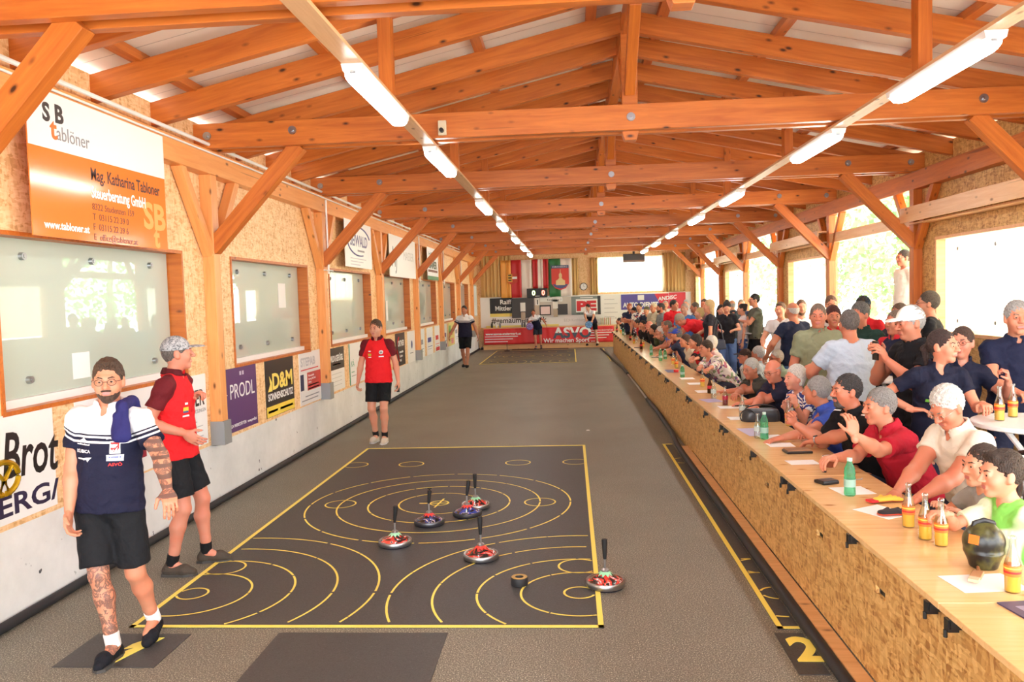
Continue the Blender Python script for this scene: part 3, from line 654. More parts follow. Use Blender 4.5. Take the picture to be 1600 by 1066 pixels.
for i in range(5): bx('railing_post', .1+1.2*i, .18+1.2*i, .0, .08, .2, .82, M['pale'], t)
def bottle0(x, y, z, h, r, mats, lab, name='bottle', group=None, cat='bottle'):
    t = empty(name, (x, y, z), label=lab, cat=cat, group=group)
    MB().lathe([(0, 0), (r, .0), (r, h*.5), (r*.9, h*.6), (r*.38, h*.78), (r*.36, h), (0, h)], 14).build('bottle_body', mats, t); return t
for i, (x, c, n_) in enumerate(((-3.1, BLK, 'dark'), (-2.92, WHT, 'white'), (-2.78, GRY, 'grey'), (-1.9, K(110, 110, 120), 'slate'), (-1.8, K(90, 90, 96), 'charcoal'))):
    bottle0(x, W-.25, .86, .24, .04, c, '%s bottle on the low railing at the far end, %s from the left' % (n_, ORD[i]), group='bottles on the far railing')
for i in range(6): tag(bx('fence_stick', 1.18+.07*i, 1.21+.07*i, W-.3, W-.27, .86, 1.14, [K(190, 170, 120), K(150, 150, 90), K(200, 120, 90)][i % 3]), 'coloured stick standing on the far railing, %s from the left' % ORD[i], 'stick', 'sticks on the railing')
# flags
def flagbox(x0, x1, z0, z1, lab, stripes, y=W-.16):
    t = empty('flag', (x0, y, z0), label=lab, cat='flag')
    n_ = len(stripes); dx = (x1-x0)/n_
    for i, c in enumerate(stripes): cloth('stripe', dx*i, dx*(i+1), 0, z1-z0, K(*c), None, None, .8, .02, 0, parent=t)
    return t
YE, RD, WT, GN = (246, 176, 84), (206, 46, 52), (246, 238, 232), (52, 128, 76)
t = flagbox(-2.7, -1.48, 2.02, 3.5, 'yellow, red and white upright flag with a small coat of arms', (YE, RD, WT)); 
m = MB(); m.poly([(.26, -.06, .95), (.26, -.06, .62), (.45, -.06, .5), (.66, -.06, .62), (.66, -.06, .95)], (0, -1, 0), .01); s_ = m.build('shield', K(196, 60, 40), t)
bx('shield_half', .27, .46, -.075, -.07, .62, .94, K(230, 176, 60), t); bx('shield_bar', .46, .65, -.075, -.07, .74, .83, WHT, t)
for i in range(3): bx('black_lion', .3, .43, -.08, -.075, .66+.1*i, .71+.1*i, BLK, t)
flagbox(-1.44, -.83, 2.36, 3.5, 'red, white and red upright flag above the scoreboard', (RD, WT, RD), W-.2)
t = flagbox(-.8, .1, 2.02, 3.5, 'green and white upright flag with a red church shield', (GN, WT))
m = MB(); m.poly([(.1, -.06, 1.22), (.1, -.06, .5), (.25, -.06, .32), (.45, -.06, .25), (.65, -.06, .32), (.78, -.06, .5), (.78, -.06, 1.22)], (0, -1, 0), .01); m.build('shield', K(216, 62, 44), t)
bx('shield_band', .1, .78, -.075, -.07, 1.1, 1.22, K(70, 86, 130), t); text('KIRCHBERG', .08, WHT, t, 'lettering', (.14, -.077, 1.13), '-y', width=.58)
m = MB(); m.poly([(.14, -.072, .48), (.25, -.072, .36), (.45, -.072, .3), (.65, -.072, .36), (.74, -.072, .48)], (0, -1, 0), .004); m.build('blue_field', K(80, 90, 140), t)
m = MB()
for pts in ([(.27, .44), (.63, .44), (.63, .62), (.55, .66), (.45, .8), (.35, .66), (.27, .62)], [(.39, .75), (.51, .75), (.51, .86), (.45, .95), (.39, .86)], [(.44, .93), (.46, .93), (.46, 1.06), (.44, 1.06)]):
    m.poly([(a, -.078, b) for a, b in pts], (0, -1, 0), .004)
m.build('church', K(232, 206, 150), t)
t = empty('scoreboard', (-1.68, W-.3, 2.0), label='black electronic scoreboard with a green 0 and a red 0', cat='scoreboard')
bx('case', 0, .8, 0, .1, 0, .36, BLK, t, .006); text('0', .26, emit('green digit', (.7, 1, .3, 1), 2.), t, 'green_digit', (.2, -.003, .1), '-y', bold=.008); text('0', .26, emit('red digit', (1, .08, .05, 1), 3.), t, 'red_digit', (.58, -.003, .1), '-y', bold=.008); bx('maker_strip', .33, .5, -.003, 0, .05, .07, WHT, t)
t = empty('wall_clock', (.55, W-.02, 2.38), label='round white wall clock with a dark rim on the back wall', cat='clock')
MB().lathe([(0, -.0), (.14, 0), (.15, .03), (.13, .045), (.125, .035), (0, .035)], 24, axis='y').build('rim', K(60, 50, 46), t).scale = (1, -1, 1)
MB().lathe([(0, .036), (.124, .036), (.124, .03), (0, .03)], 24, axis='y').build('dial', M['paper'], t).scale = (1, -1, 1)
m = MB(); m.box(-.005, .005, -.042, -.038, 0, .09); m.box(0, .06, -.042, -.038, -.004, .004); m.build('hands', BLK, t)
t = empty('screen', (1.98, 29.7, 3.2), label='dark flat television hanging under the roof before the bright far window', cat='television')
bx('screen_panel', 0, .78, 0, .06, 0, .3, K(58, 46, 40), t, .006); bx('lower_bezel', 0, .78, -.004, 0, 0, .07, K(120, 90, 74), t); bx('mount', .35, .43, .02, .05, .3, .4, BLK, t)
# ---------------------------------------------------------------- figures: distance fields turned into one skin
V3 = lambda *a: np.array(a, float)
def unit(v): v = np.asarray(v, float); return v/(np.linalg.norm(v)+1e-9)
class Field:
    def __init__(s): s.p = []
    def raw(s, fn, lo, hi, k, op): s.p.append((fn, np.minimum(lo, hi), np.maximum(lo, hi), k, op)); return s
    def cap(s, a, b, ra, rb=None, k=.02, op='add', flat=False, sq=None):
        """tapered capsule (or flat-ended cone); sq = (axis, factor) widens the distance along an axis"""
        rb = ra if rb is None else rb; a = np.asarray(a, float); b = np.asarray(b, float); d = b-a; L2 = float(d@d)+1e-12; L = math.sqrt(L2)
        def fn(x, y, z):
            px, py, pz = x-a[0], y-a[1], z-a[2]
            t = (px*d[0]+py*d[1]+pz*d[2])/L2; tc = np.clip(t, 0, 1)
            qx, qy, qz = px-(t if flat else tc)*d[0], py-(t if flat else tc)*d[1], pz-(t if flat else tc)*d[2]
            q2 = qx*qx+qy*qy+qz*qz
            if sq is not None:
                ax, f = sq; q = qx*ax[0]+qy*ax[1]+qz*ax[2]; q2 = q2+q*q*(f*f-1)
            r = ra+(rb-ra)*tc; D = np.sqrt(q2)-r
            if flat: D = np.maximum(D, (np.abs(t-.5)-.5)*L)
            return D
        m = max(ra, rb)+.004
        return s.raw(fn, np.minimum(a, b)-m, np.maximum(a, b)+m, k, op)
    def ell(s, c, r, F=None, k=.03, op='add', lim=None):
        """ellipsoid radii r in frame F (columns); lim = function of local coords, intersected"""
        c = np.asarray(c, float); F = np.eye(3) if F is None else F; m = max(r)+.004
        def fn(x, y, z):
            px, py, pz = x-c[0], y-c[1], z-c[2]
            u = [px*F[0, i]+py*F[1, i]+pz*F[2, i] for i in range(3)]
            k0 = np.sqrt((u[0]/r[0])**2+(u[1]/r[1])**2+(u[2]/r[2])**2); k1 = np.sqrt((u[0]/r[0]**2)**2+(u[1]/r[1]**2)**2+(u[2]/r[2]**2)**2)
            D = k0*(k0-1)/(k1+1e-6)
            if lim: D = np.maximum(D, lim(*u))
            return D
        return s.raw(fn, c-m, c+m, k, op)
    def bounds(s):
        A = [p for p in s.p if p[4] == 'add']
        return np.min([p[1] for p in A], 0), np.max([p[2] for p in A], 0)
    def grid(s, h, lo=None, hi=None, wob=0., wf=1.):
        L, H = s.bounds(); lo = L-2*h if lo is None else np.asarray(lo, float); hi = H+2*h if hi is None else np.asarray(hi, float)
        n = np.maximum(np.ceil((hi-lo)/h).astype(int)+1, 4); ax = [(lo[i]+h*np.arange(n[i])).astype(np.float32) for i in range(3)]
        f = np.ones(n, np.float32)
        for fn, a, b, k, op in s.p:
            m = k+2*h; i0 = np.clip(np.floor((a-m-lo)/h).astype(int), 0, n); i1 = np.clip(np.ceil((b+m-lo)/h).astype(int)+1, 0, n)
            if (i1 <= i0).any(): continue
            sl = tuple(slice(p, q) for p, q in zip(i0, i1))
            D = fn(ax[0][sl[0]][:, None, None], ax[1][sl[1]][None, :, None], ax[2][sl[2]][None, None, :])
            c = f[sl]
            if op == 'add': hh = np.maximum(k-np.abs(c-D), 0)/k; f[sl] = np.minimum(c, D)-hh*hh*k/4
            else: D = -D; hh = np.maximum(k-np.abs(c-D), 0)/k; f[sl] = np.maximum(c, D)+hh*hh*k/4
        if wob:
            x, y, z = ax[0][:, None, None]*wf, ax[1][None, :, None]*wf, ax[2][None, None, :]*wf
            f += wob*(np.sin(23*z+9*x+7*y)*np.sin(31*x-17*z+3)+.5*np.sin(55*z-31*y+22*x)).astype(np.float32)
        for i in range(3):
            sl = [slice(None)]*3
            for e in (0, -1): sl[i] = e; f[tuple(sl)] = np.maximum(f[tuple(sl)], h*.5)
        return f, lo, h
def nets(f, lo, h):
    ins = f < 0; n = f.shape
    c = np.zeros((n[0]-1, n[1]-1, n[2]-1), np.int8)
    for i in (0, 1):
        for j in (0, 1):
            for k in (0, 1): c += ins[i:n[0]-1+i, j:n[1]-1+j, k:n[2]-1+k]
    I = np.argwhere((c > 0) & (c < 8))
    if not len(I): return np.zeros((0, 3)), np.zeros((0, 4), int)
    idx = -np.ones(c.shape, np.int32); idx[tuple(I.T)] = np.arange(len(I))
    acc = np.zeros((len(I), 3)); cnt = np.zeros(len(I))
    E = [((0,0,0),(1,0,0)),((0,1,0),(1,1,0)),((0,0,1),(1,0,1)),((0,1,1),(1,1,1)),((0,0,0),(0,1,0)),((1,0,0),(1,1,0)),((0,0,1),(0,1,1)),((1,0,1),(1,1,1)),((0,0,0),(0,0,1)),((1,0,0),(1,0,1)),((0,1,0),(0,1,1)),((1,1,0),(1,1,1))]
    for a, b in E:
        a = np.array(a); b = np.array(b); fa = f[tuple((I+a).T)]; fb = f[tuple((I+b).T)]; m = (fa < 0) != (fb < 0)
        t = np.where(m, fa/(fa-fb+1e-12), 0)[:, None]; acc += np.where(m[:, None], a+(b-a)*t, 0); cnt += m
    V = lo+(I+acc/cnt[:, None])*h; Q = []
    for ax in range(3):
        o = [(1, 2), (2, 0), (0, 1)][ax]; s0 = [slice(None)]*3; s1 = [slice(None)]*3; s0[ax] = slice(0, -1); s1[ax] = slice(1, None)
        g = ins[tuple(s0)] != ins[tuple(s1)]; P = np.argwhere(g)
        for q in o: P = P[(P[:, q] > 0) & (P[:, q] < n[q]-1)]
        u = np.zeros(3, int); v = np.zeros(3, int); u[o[0]] = 1; v[o[1]] = 1
        q = np.stack([idx[tuple((P-u-v).T)], idx[tuple((P-v).T)], idx[tuple(P.T)], idx[tuple((P-u).T)]], 1)
        fl = ~ins[tuple(P.T)]; q[fl] = q[fl][:, ::-1]; Q.append(q)
    Q = np.concatenate(Q); return V, Q[(Q >= 0).all(1)]
def mk(name, parts, mats, parent, midx=None, tc=None):
    V = np.concatenate([p[0] for p in parts]); off = 0; Q = []
    for p in parts: Q.append(p[1]+off); off += len(p[0])
    Q = np.concatenate(Q)
    me = bpy.data.meshes.new(name); me.vertices.add(len(V)); me.vertices.foreach_set('co', V.astype(np.float32).ravel())
    me.loops.add(len(Q)*4); me.loops.foreach_set('vertex_index', Q.astype(np.int32).ravel())
    me.polygons.add(len(Q)); me.polygons.foreach_set('loop_start', np.arange(0, len(Q)*4, 4, dtype=np.int32))
    try: me.polygons.foreach_set('loop_total', np.full(len(Q), 4, np.int32))
    except Exception: pass
    me.polygons.foreach_set('use_smooth', np.ones(len(Q), bool))
    for m in (mats if isinstance(mats, (list, tuple)) else [mats]): me.materials.append(m)
    if midx is not None: me.polygons.foreach_set('material_index', midx(V[Q].mean(1)).astype(np.int32))
    if tc is not None:
        at = me.attributes.new('tc', 'FLOAT_VECTOR', 'POINT'); at.data.foreach_set('vector', tc(V).astype(np.float32).ravel())
    me.update(calc_edges=True)
    o = bpy.data.objects.new(name, me); C.objects.link(o); o.parent = parent
    return o
# cloth and skin materials
_sk = {}
def skin(c, tattoo=False):
    if (c, tattoo) not in _sk:
        c = tuple(int(q*w_) for q, w_ in zip(c, (.91, .87, .84))); t = NT('skin'); v = t.co('Object'); n = t.noise(v, 9, 3.)
        col = t.ramp(n, [(.3, srgb(*c)), (.75, srgb(min(255, c[0]+8), int(c[1]*.9), int(c[2]*.86)))])
        if tattoo:
            at = t.n('ShaderNodeAttribute', attribute_name='tc').outputs['Vector']; sx = t.n('ShaderNodeSeparateXYZ'); t.put(sx.inputs[0], at)
            p = t.ramp(t.noise(v, 15, 4., .6, 1.6), [(.46, (0, 0, 0)), (.5, (1, 1, 1)), (.6, (.55, .55, .55)), (.64, (0, 0, 0))])
            w = t.n('ShaderNodeTexWave', wave_type='BANDS', bands_direction='Z'); t.put(w.inputs[0], v); w.inputs['Scale'].default_value = 7; w.inputs['Distortion'].default_value = 3.
            bands = t.ramp(w.outputs[1], [(.5, (0, 0, 0)), (.6, (1, 1, 1))])
            leg = t.math('MULTIPLY', p, sx.outputs[0]); arm = t.math('MULTIPLY', t.math('MAXIMUM', bands, p), sx.outputs[1])
            col = t.mix(t.math('MULTIPLY', t.math('MAXIMUM', leg, arm), .82), col, srgb(66, 60, 62))
        _sk[(c, tattoo)] = t.set(col, .5)
    return _sk[(c, tattoo)]
_cl = {}
def fabric(c, kind='plain', c2=(255, 255, 255), c3=(30, 30, 60)):
    key = (c, kind, c2, c3)
    if key in _cl: return _cl[key]
    if max(c) < 130: c = tuple(int(q*.8) for q in c)
    if c3 and kind == 'plain': pass
    t = NT(kind+' fabric'); v = t.co('Object'); n = t.noise(v, 7, 4., .6); fine = t.noise(v, 240, 1.)
    col = srgb(*c)
    if kind != 'plain':
        at = t.n('ShaderNodeAttribute', attribute_name='tc').outputs['Vector']; sx = t.n('ShaderNodeSeparateXYZ'); t.put(sx.inputs[0], at)
        X = t.math('ABSOLUTE', sx.outputs[0]); Z = sx.outputs[2]
    if kind == 'yoke':        # white yoke over a piped navy body
        line = t.math('MULTIPLY_ADD', t.math('MAXIMUM', t.math('SUBTRACT', X, .15), 0.), .4, .375)
        e = t.math('SUBTRACT', Z, line)
        col = t.mix(t.math('GREATER_THAN', e, 0.), srgb(*c), srgb(*c2))
        for a, b, cc in ((-.022, .006, c2), (.016, .0045, c)):
            col = t.mix(t.math('LESS_THAN', t.math('ABSOLUTE', t.math('SUBTRACT', e, a)), b), col, srgb(*cc))
    elif kind == 'sleeves':   # darker raglan sleeves
        e = t.math('SUBTRACT', X, t.math('MULTIPLY_ADD', t.math('SUBTRACT', Z, .4), -.45, .165))
        col = t.mix(t.math('GREATER_THAN', e, 0.), srgb(*c), srgb(*c2))
    elif kind == 'stripes3':  # three pale stripes over the shoulder
        for a in (.20, .222, .244):
            u = t.math('LESS_THAN', t.math('ABSOLUTE', t.math('SUBTRACT', sx.outputs[1], (a-.222)*1.4)), .006)
            col = t.mix(t.math('MULTIPLY', u, t.math('GREATER_THAN', X, .12)), col, srgb(*c2))
    elif kind == 'floral':
        vo = t.n('ShaderNodeTexVoronoi', feature='F1'); t.put(vo.inputs['Vector'], v); vo.inputs['Scale'].default_value = 24
        sc = t.n('ShaderNodeSeparateColor'); t.put(sc.inputs[0], vo.outputs['Color'])
        col = t.ramp(sc.outputs[0], [(0, srgb(236, 230, 226)), (.4, srgb(*c)), (.55, srgb(*c2)), (.72, srgb(230, 224, 216)), (.86, srgb(*c3))], 'CONSTANT')
    elif kind == 'swirl':
        w = t.n('ShaderNodeTexWave', wave_type='RINGS'); t.put(w.inputs[0], v); w.inputs['Scale'].default_value = 6; w.inputs['Distortion'].default_value = 14.; w.inputs['Detail Scale'].default_value = 1.5
        col = t.ramp(w.outputs[1], [(.4, srgb(*c)), (.46, srgb(*c2))])
    elif kind == 'blocks':    # two-tone green and white
        nn = t.noise(v, 5.5, .0); col = t.ramp(nn, [(.47, srgb(*c)), (.52, srgb(*c2))])
    elif kind == 'bands':
        f = t.math('FRACT', t.math('MULTIPLY', Z, 9.)); col = t.mix(t.math('GREATER_THAN', f, .72), srgb(*c), srgb(*c2))
    n2 = t.noise(v, 4.5, 2., .5, 1.8); t.bump(t.math('ADD', n, n2), .7, .03)
    _cl[key] = t.set(col, .8, spec=.25); return _cl[key]
def hairmat(c):
    key = ('hair', c)
    if key not in _cl:
        t = NT('hair'); v = t.co('Object', (1, 1, .35)); n = t.noise(v, 150, 2., .6)
        d = tuple(int(x*(.72 if max(c) < 150 else .86)) for x in c)
        col = t.ramp(n, [(.38, srgb(*d)), (.56, srgb(*c))]); t.bump(n, 1., .02); _cl[key] = t.set(col, .55)
    return _cl[key]
def camo():
    if 'camo' not in _cl:
        t = NT('grey camouflage cloth'); n = t.noise(t.co(), 60, 3., .7, 1.)
        _cl['camo'] = t.set(t.ramp(n, [(.3, srgb(60, 62, 66)), (.45, srgb(120, 122, 126)), (.55, srgb(190, 190, 192)), (.7, srgb(90, 92, 96))]), .8)
    return _cl['camo']
LIP = NT('lips').set(srgb(196, 112, 104), .4)
EYE, IRIS = plain((214, 206, 200), .2), plain((60, 44, 34), .1)
def rotm(ax, a):
    ax = unit(ax); c, s = math.cos(a), math.sin(a); x, y, z = ax
    return np.array([[c+x*x*(1-c), x*y*(1-c)-z*s, x*z*(1-c)+y*s], [y*x*(1-c)+z*s, c+y*y*(1-c), y*z*(1-c)-x*s], [z*x*(1-c)-y*s, z*y*(1-c)+x*s, c+z*z*(1-c)]])
def ik(S, Wp, l1, l2, pole):
    d = Wp-S; L = np.linalg.norm(d); mx = (l1+l2)*.995
    if L > mx: Wp = S+d/L*mx; d = Wp-S; L = mx
    L = max(L, abs(l1-l2)+.02); u = d/(np.linalg.norm(d)+1e-9)
    a = (l1*l1-l2*l2+L*L)/(2*L); hgt = math.sqrt(max(l1*l1-a*a, 0)); p = pole-u*(pole@u); p = unit(p)
    return S+u*a+p*hgt, Wp
def hand(F, wr, d, nrm, thumb, k, curl=.35, spread=1., fat=1.):
    """palm, five fingers; d = along the hand, nrm = the way the palm faces, thumb = side of the thumb"""
    d = unit(d); nrm = unit(nrm-d*(nrm@d)); c = unit(thumb-d*(thumb@d)-nrm*(thumb@nrm))
    Fm = np.stack([c, d, nrm], 1)
    F.cap(wr-d*.03*k, wr+d*.02*k, .025*k, .026*k, k=.012, sq=(nrm, 1.25))
    F.ell(wr+d*.05*k, (.041*k*fat, .052*k, .0165*k*fat), Fm, k=.015)
    F.ell(wr+d*.035*k+c*.022*k+nrm*.006*k, (.018*k, .034*k, .016*k), Fm, k=.012)
    cu = curl if hasattr(curl, '__len__') else [curl*.9, curl, curl*1.1, curl*1.2]
    for i, (off, L, r) in enumerate(((.031, .94, .0088), (.0105, 1.05, .0092), (-.0105, .98, .0088), (-.030, .78, .0078))):
        p = wr+d*(.088-.006*(i == 3)-.002*(i == 0))*k+c*off*k; a = 0.; fd = unit(d+c*(off*1.6*spread))
        F.cap(wr+d*.055*k+c*off*.9*k, p, .0105*k, r*k*1.06, k=.008)
        for L2, bend in ((.043, 60), (.027, 75), (.021, 50)):
            a += R(bend)*cu[i]; v = fd*math.cos(a)+nrm*math.sin(a); q = p+v*L2*L*k
            F.cap(p, q, r*k*(1. if L2 > .03 else .95), r*k*(.96 if L2 > .03 else .86), k=.004); p = q
    tb = unit(d*.62+c*.78+nrm*.25); p = wr+d*.026*k+c*.03*k; q = p+tb*.036*k; F.cap(p, q, .0125*k, .0105*k, k=.01)
    t2 = unit(d*.9+c*.35+nrm*(.3+.8*cu[0])); r2 = q+t2*.028*k; F.cap(q, r2, .0105*k, .0095*k, k=.005); t3 = unit(t2+nrm*.3*cu[0]); F.cap(r2, r2+t3*.02*k, .0092*k, .0078*k, k=.004)
def person(lab, loc, heading, k=1., res=(.014, .009, .007), lean=0., side=0., twist=0., hip=None, hy=0., hp=0., hands=None, poles=(None, None), feet=None, kneep=None,
           skinc=(226, 170, 140), hairc=(70, 50, 40), hair='short', beard=None, glasses=False, cap=None, top=('plain', (40, 44, 70)), tops={}, sleeve=.55, collar=True, bottom='shorts', botc=(28, 28, 32),
           shoec=(40, 40, 44), sockc=(240, 240, 240), fat=0., female=False, cur=(.35, .35), palm=(None, None), hdir=(None, None), group='people', neck=.5, hem=-.07, tattoo=False, face=None, child=False, jacket=None, extra=None, ears=True, botl=None, anchor=None, nohs=False):
    """heading: compass angle the figure faces; local frame x = its right, y = ahead, z = up. anchor = head top in the world, moves the hips"""
    rz = R(heading)-PI/2; X, Y, Z = V3(1, 0, 0), V3(0, 1, 0), V3(0, 0, 1)
    hs = 1.0 if not child else 1.0/k*.93
    T = rotm(Z, R(twist)) @ rotm(X, -R(lean)) @ rotm(Y, R(side)); TX, TY_, TZ = T[:, 0], T[:, 1], T[:, 2]
    hipz = .93*k if hip is None or hip[2] is None else hip[2]
    O = V3(0, 0, hipz) if hip is None else V3(hip[0], hip[1], hipz)
    Hd = rotm(Z, R(twist+hy)) @ rotm(X, R(hp)); HX, HY, HZ = Hd[:, 0], Hd[:, 1], Hd[:, 2]
    nb = O+TZ*.53*k-TY_*.005; nd = unit(TZ*(1-neck)+Z*neck+HY*.18); hk = k*hs
    hc = nb+nd*(.105*k+.055*hk)+HY*.012*k
    if anchor is not None:      # put the crown of the head where it belongs
        topl = hc+HZ*.125*hk
        c_, s_ = math.cos(rz), math.sin(rz)
        wt = V3(topl[0]*c_-topl[1]*s_, topl[0]*s_+topl[1]*c_, topl[2])
        dlt = V3(*anchor)-wt
        loc = (dlt[0], dlt[1]); dz = dlt[2]
        if hip is None:
            k2 = anchor[2]/topl[2]
            kw = {**{a: b for a, b in dict(lab=lab, heading=heading, res=res, lean=lean, side=side, twist=twist, hip=None, hy=hy, hp=hp, hands=[tuple(q*k2 if q is not None else None for q in h_) if h_ is not None else None for h_ in hands] if hands and not nohs else hands, poles=poles, feet=feet, kneep=kneep, skinc=skinc, hairc=hairc, hair=hair, beard=beard, glasses=glasses, cap=cap, top=top, tops=tops, sleeve=sleeve, collar=collar, bottom=bottom, botc=botc, shoec=shoec, sockc=sockc, fat=fat, female=female, cur=cur, palm=palm, hdir=hdir, group=group, neck=neck, hem=hem, tattoo=tattoo, face=face, child=child, extra=extra, ears=ears, botl=botl).items()}}
            sc = topl*k2; wt2 = V3(sc[0]*c_-sc[1]*s_, sc[0]*s_+sc[1]*c_, 0)
            return person(loc=(anchor[0]-wt2[0], anchor[1]-wt2[1]), k=k*k2, **kw)
        O = O+Z*dz; hipz = O[2]; nb = nb+Z*dz; hc = hc+Z*dz
    root = empty('person', (loc[0], loc[1], 0), rz, label=lab, cat='person', group=group)
    shw = (.148 if female else .172)*k*(.9 if child else 1); sh = [O+TZ*(.47 if not child else .46)*k+TX*s*shw for s in (-1, 1)]; hj = [O+TX*s*.092*k-TZ*.01 for s in (-1, 1)]
    # arms
    if hands is None: hands = [None, None]
    arms = []
    for i, s in enumerate((-1, 1)):
        tgt = hands[i]
        wpos = O+TX*s*.27*k+TY_*.04*k+V3(0, 0, -.06*k) if tgt is None else V3(*tgt)
        pole = poles[i] if poles[i] is not None else (-TY_*.5-Z*.5+TX*s*.55)
        el, wr = ik(sh[i], wpos, .285*k, .255*k, np.asarray(pole, float)); arms.append((sh[i], el, wr))
    legs = []
    for i, s in enumerate((-1, 1)):
        fp = V3(s*.12*k, 0, 0) if feet is None else V3(feet[i][0], feet[i][1], feet[i][2] if len(feet[i]) > 2 else 0)
        ank = fp+V3(0, -.02, .085*k); kp = np.asarray(kneep[i] if kneep else (s*.12, 1, .1), float)
        kn, an = ik(hj[i], ank, .435*k, .42*k, kp); legs.append((hj[i], kn, an, fp))
    fs = .03*fat
    # --- skin
    B = Field()
    B.ell(O+TZ*.03*k, (.16*k+fs*.6, .115*k+fs, .13*k), T, k=.05)
    B.ell(O+TZ*.16*k+TY_*fs, ((.135 if female else .148)*k+fs, .10*k+fs*1.2, .17*k), T, k=.05)
    B.ell(O+TZ*.36*k, ((.145 if female else .165)*k+fs*.4, .112*k+fs*.3, .19*k), T, k=.05)
    if female:
        for s in (-1, 1): B.ell(O+TZ*.35*k+TX*s*.07*k+TY_*.085*k, (.06*k, .055*k, .06*k), T, k=.04)
    for i, s in enumerate((-1, 1)):
        B.cap(nb-TZ*.02+TX*s*.02, sh[i]-TX*s*.01, .04*k, .048*k, k=.04)
        a, b, c = arms[i]; m = a+(b-a)*.45; fm = b+(c-b)*.3
        af = (1+.18*fat)*(.84 if female or child else 1.)
        B.cap(a, m, .054*k*af, .05*k*af, k=.03); B.cap(m, b, .05*k*af, .039*k*af, k=.02); B.cap(b, fm, .041*k*af, .042*k*af, k=.02); B.cap(fm, c, .042*k*af, .026*k, k=.02)
        h_, kn, an, fp = legs[i]; m = h_+(kn-h_)*.4; back = unit(np.cross(kn-an, X)); cm = kn+(an-kn)*.32-V3(0, .014*k, 0)
        B.cap(h_, m, .088*k+fs*.4, .078*k+fs*.3, k=.04); B.cap(m, kn, .078*k+fs*.2, .054*k, k=.03)
        B.cap(kn, cm, .05*k, .056*k, k=.025); B.cap(cm, an+(kn-an)*.25, .056*k, .037*k, k=.02); B.cap(an+(kn-an)*.25, an, .037*k, .036*k, k=.02)
        fd = V3(0, .11*k, -.05*k); B.cap(an, an+fd, .034*k, .026*k, k=.02)
    B.cap(nb-nd*.05, hc-HZ*.02, .056*k*(.88 if female or child else 1+.1*fat), .053*hk*(.88 if female else 1), k=.03)
    V, Q = nets(*B.grid(res[0])); parts = [(V, Q)]
    # head
    G = Field(); hp_ = lambda x, y, z: hc+(HX*x+HY*y+HZ*z)*hk
    jw = .054 if female or child else .06
    G.cap(hc-nd*.11*hk, hc-HZ*.02, .055*k*(.86 if female or child else 1+.1*fat), .05*hk, k=.02)
    G.ell(hp_(0, -.012, .022), (.076*hk, .097*hk, .103*hk), Hd, k=.02)
    G.ell(hp_(0, .018, -.042), ((jw+.004*fat)*hk, .07*hk, .072*hk), Hd, k=.03)
    G.ell(hp_(0, .066, -.094), (.024*hk, .02*hk, .02*hk), Hd, k=.025)
    for s in (-1, 1):
        G.ell(hp_(s*.038, .058, -.022), (.026*hk, .026*hk, .03*hk), Hd, k=.025)
        if ears: G.ell(hp_(s*.079, -.008, .0), (.009*hk, .02*hk, .032*hk), Hd, k=.008); G.ell(hp_(s*.074, -.0, -.02), (.012*hk, .014*hk, .014*hk), Hd, k=.01)
    G.cap(hp_(-.032, .083, .032), hp_(.032, .083, .032), .0115*hk, k=.02)
    if res[1] < .0105:
        for s in (-1, 1): G.cap(hp_(s*.031, .106, .011), hp_(s*.034, .104, .011), .0125*hk, k=.012, op='cut')
    if res[1] < .0105:
        for s in (-1, 1):
            G.ell(hp_(s*.031, .0815, .0115), (.0158*hk, .0150*hk, .0142*hk), Hd, k=.006)
            G.ell(hp_(s*.031, .1, .0095), (.0125*hk, .012*hk, .0048*hk), Hd, k=.002, op='cut')
    G.cap(hp_(0, .088, .022), hp_(0, .113, -.02), .0085*hk, .0125*hk, k=.012)
    for s in (-1, 1): G.ell(hp_(s*.013, .1, -.024), (.009*hk, .011*hk, .008*hk), Hd, k=.008)
    if res[1] < .0075:
        G.cap(hp_(-.019, .087, -.051), hp_(.019, .087, -.051), .0068*hk, k=.006); G.cap(hp_(-.016, .087, -.0625), hp_(.016, .087, -.0625), .0078*hk, k=.006)
        G.cap(hp_(-.024, .099, -.0565), hp_(.024, .099, -.0565), .0022*hk, k=.003, op='cut')
    else: G.ell(hp_(0, .084, -.057), (.024*hk, .012*hk, .013*hk), Hd, k=.01)
    lo, hi = hc-.15*hk, hc+.16*hk; lo[2] = hc[2]-.145*hk
    parts.append(nets(*G.grid(res[1], lo, hi)))
    nb0 = len(parts[0][0])+len(parts[1][0])
    # hands
    for i, s in enumerate((-1, 1)):
        a, b, c = arms[i]; d = unit(c-b) if hdir[i] is None else unit(hdir[i]); Hf = Field()
        pn = np.asarray(palm[i], float) if palm[i] is not None else (-TX*s if abs(d[2]) > .7 else V3(0, 0, -1.))
        th = np.cross(d, pn)*s
        if palm[i] is None and abs(d[2]) > .7: th = TY_
        elif palm[i] is None: th = -TX*s
        hand(Hf, c, d, pn, th, k*(.9 if female or child else 1), cur[i])
        parts.append(nets(*Hf.grid(res[2])))
    sm = skin(skinc, tattoo); mouth = hp_(0, .1, -.057)
    tcf = None
    if tattoo:
        def tcf(P):
            out = np.zeros((len(P), 3)); a, b, c = arms[tattoo[1]]; h_, kn, an, fp = legs[tattoo[0]]
            def near(p, q, r): d = q-p; t = np.clip(((P-p)@d)/(d@d), 0, 1); return np.linalg.norm(P-p-t[:, None]*d, axis=1) < r
            out[:, 0] = near(kn+(h_-kn)*.3, an, .09); out[:, 1] = near(a, c, .075); return out
    def mi(P):
        L_ = (P-mouth) @ Hd/hk; return ((L_[:, 0]/.024)**2+(L_[:, 1]/.016)**2+(L_[:, 2]/.0125)**2 < 1)
    body = mk('body', parts, [sm, LIP], root, mi, tcf)
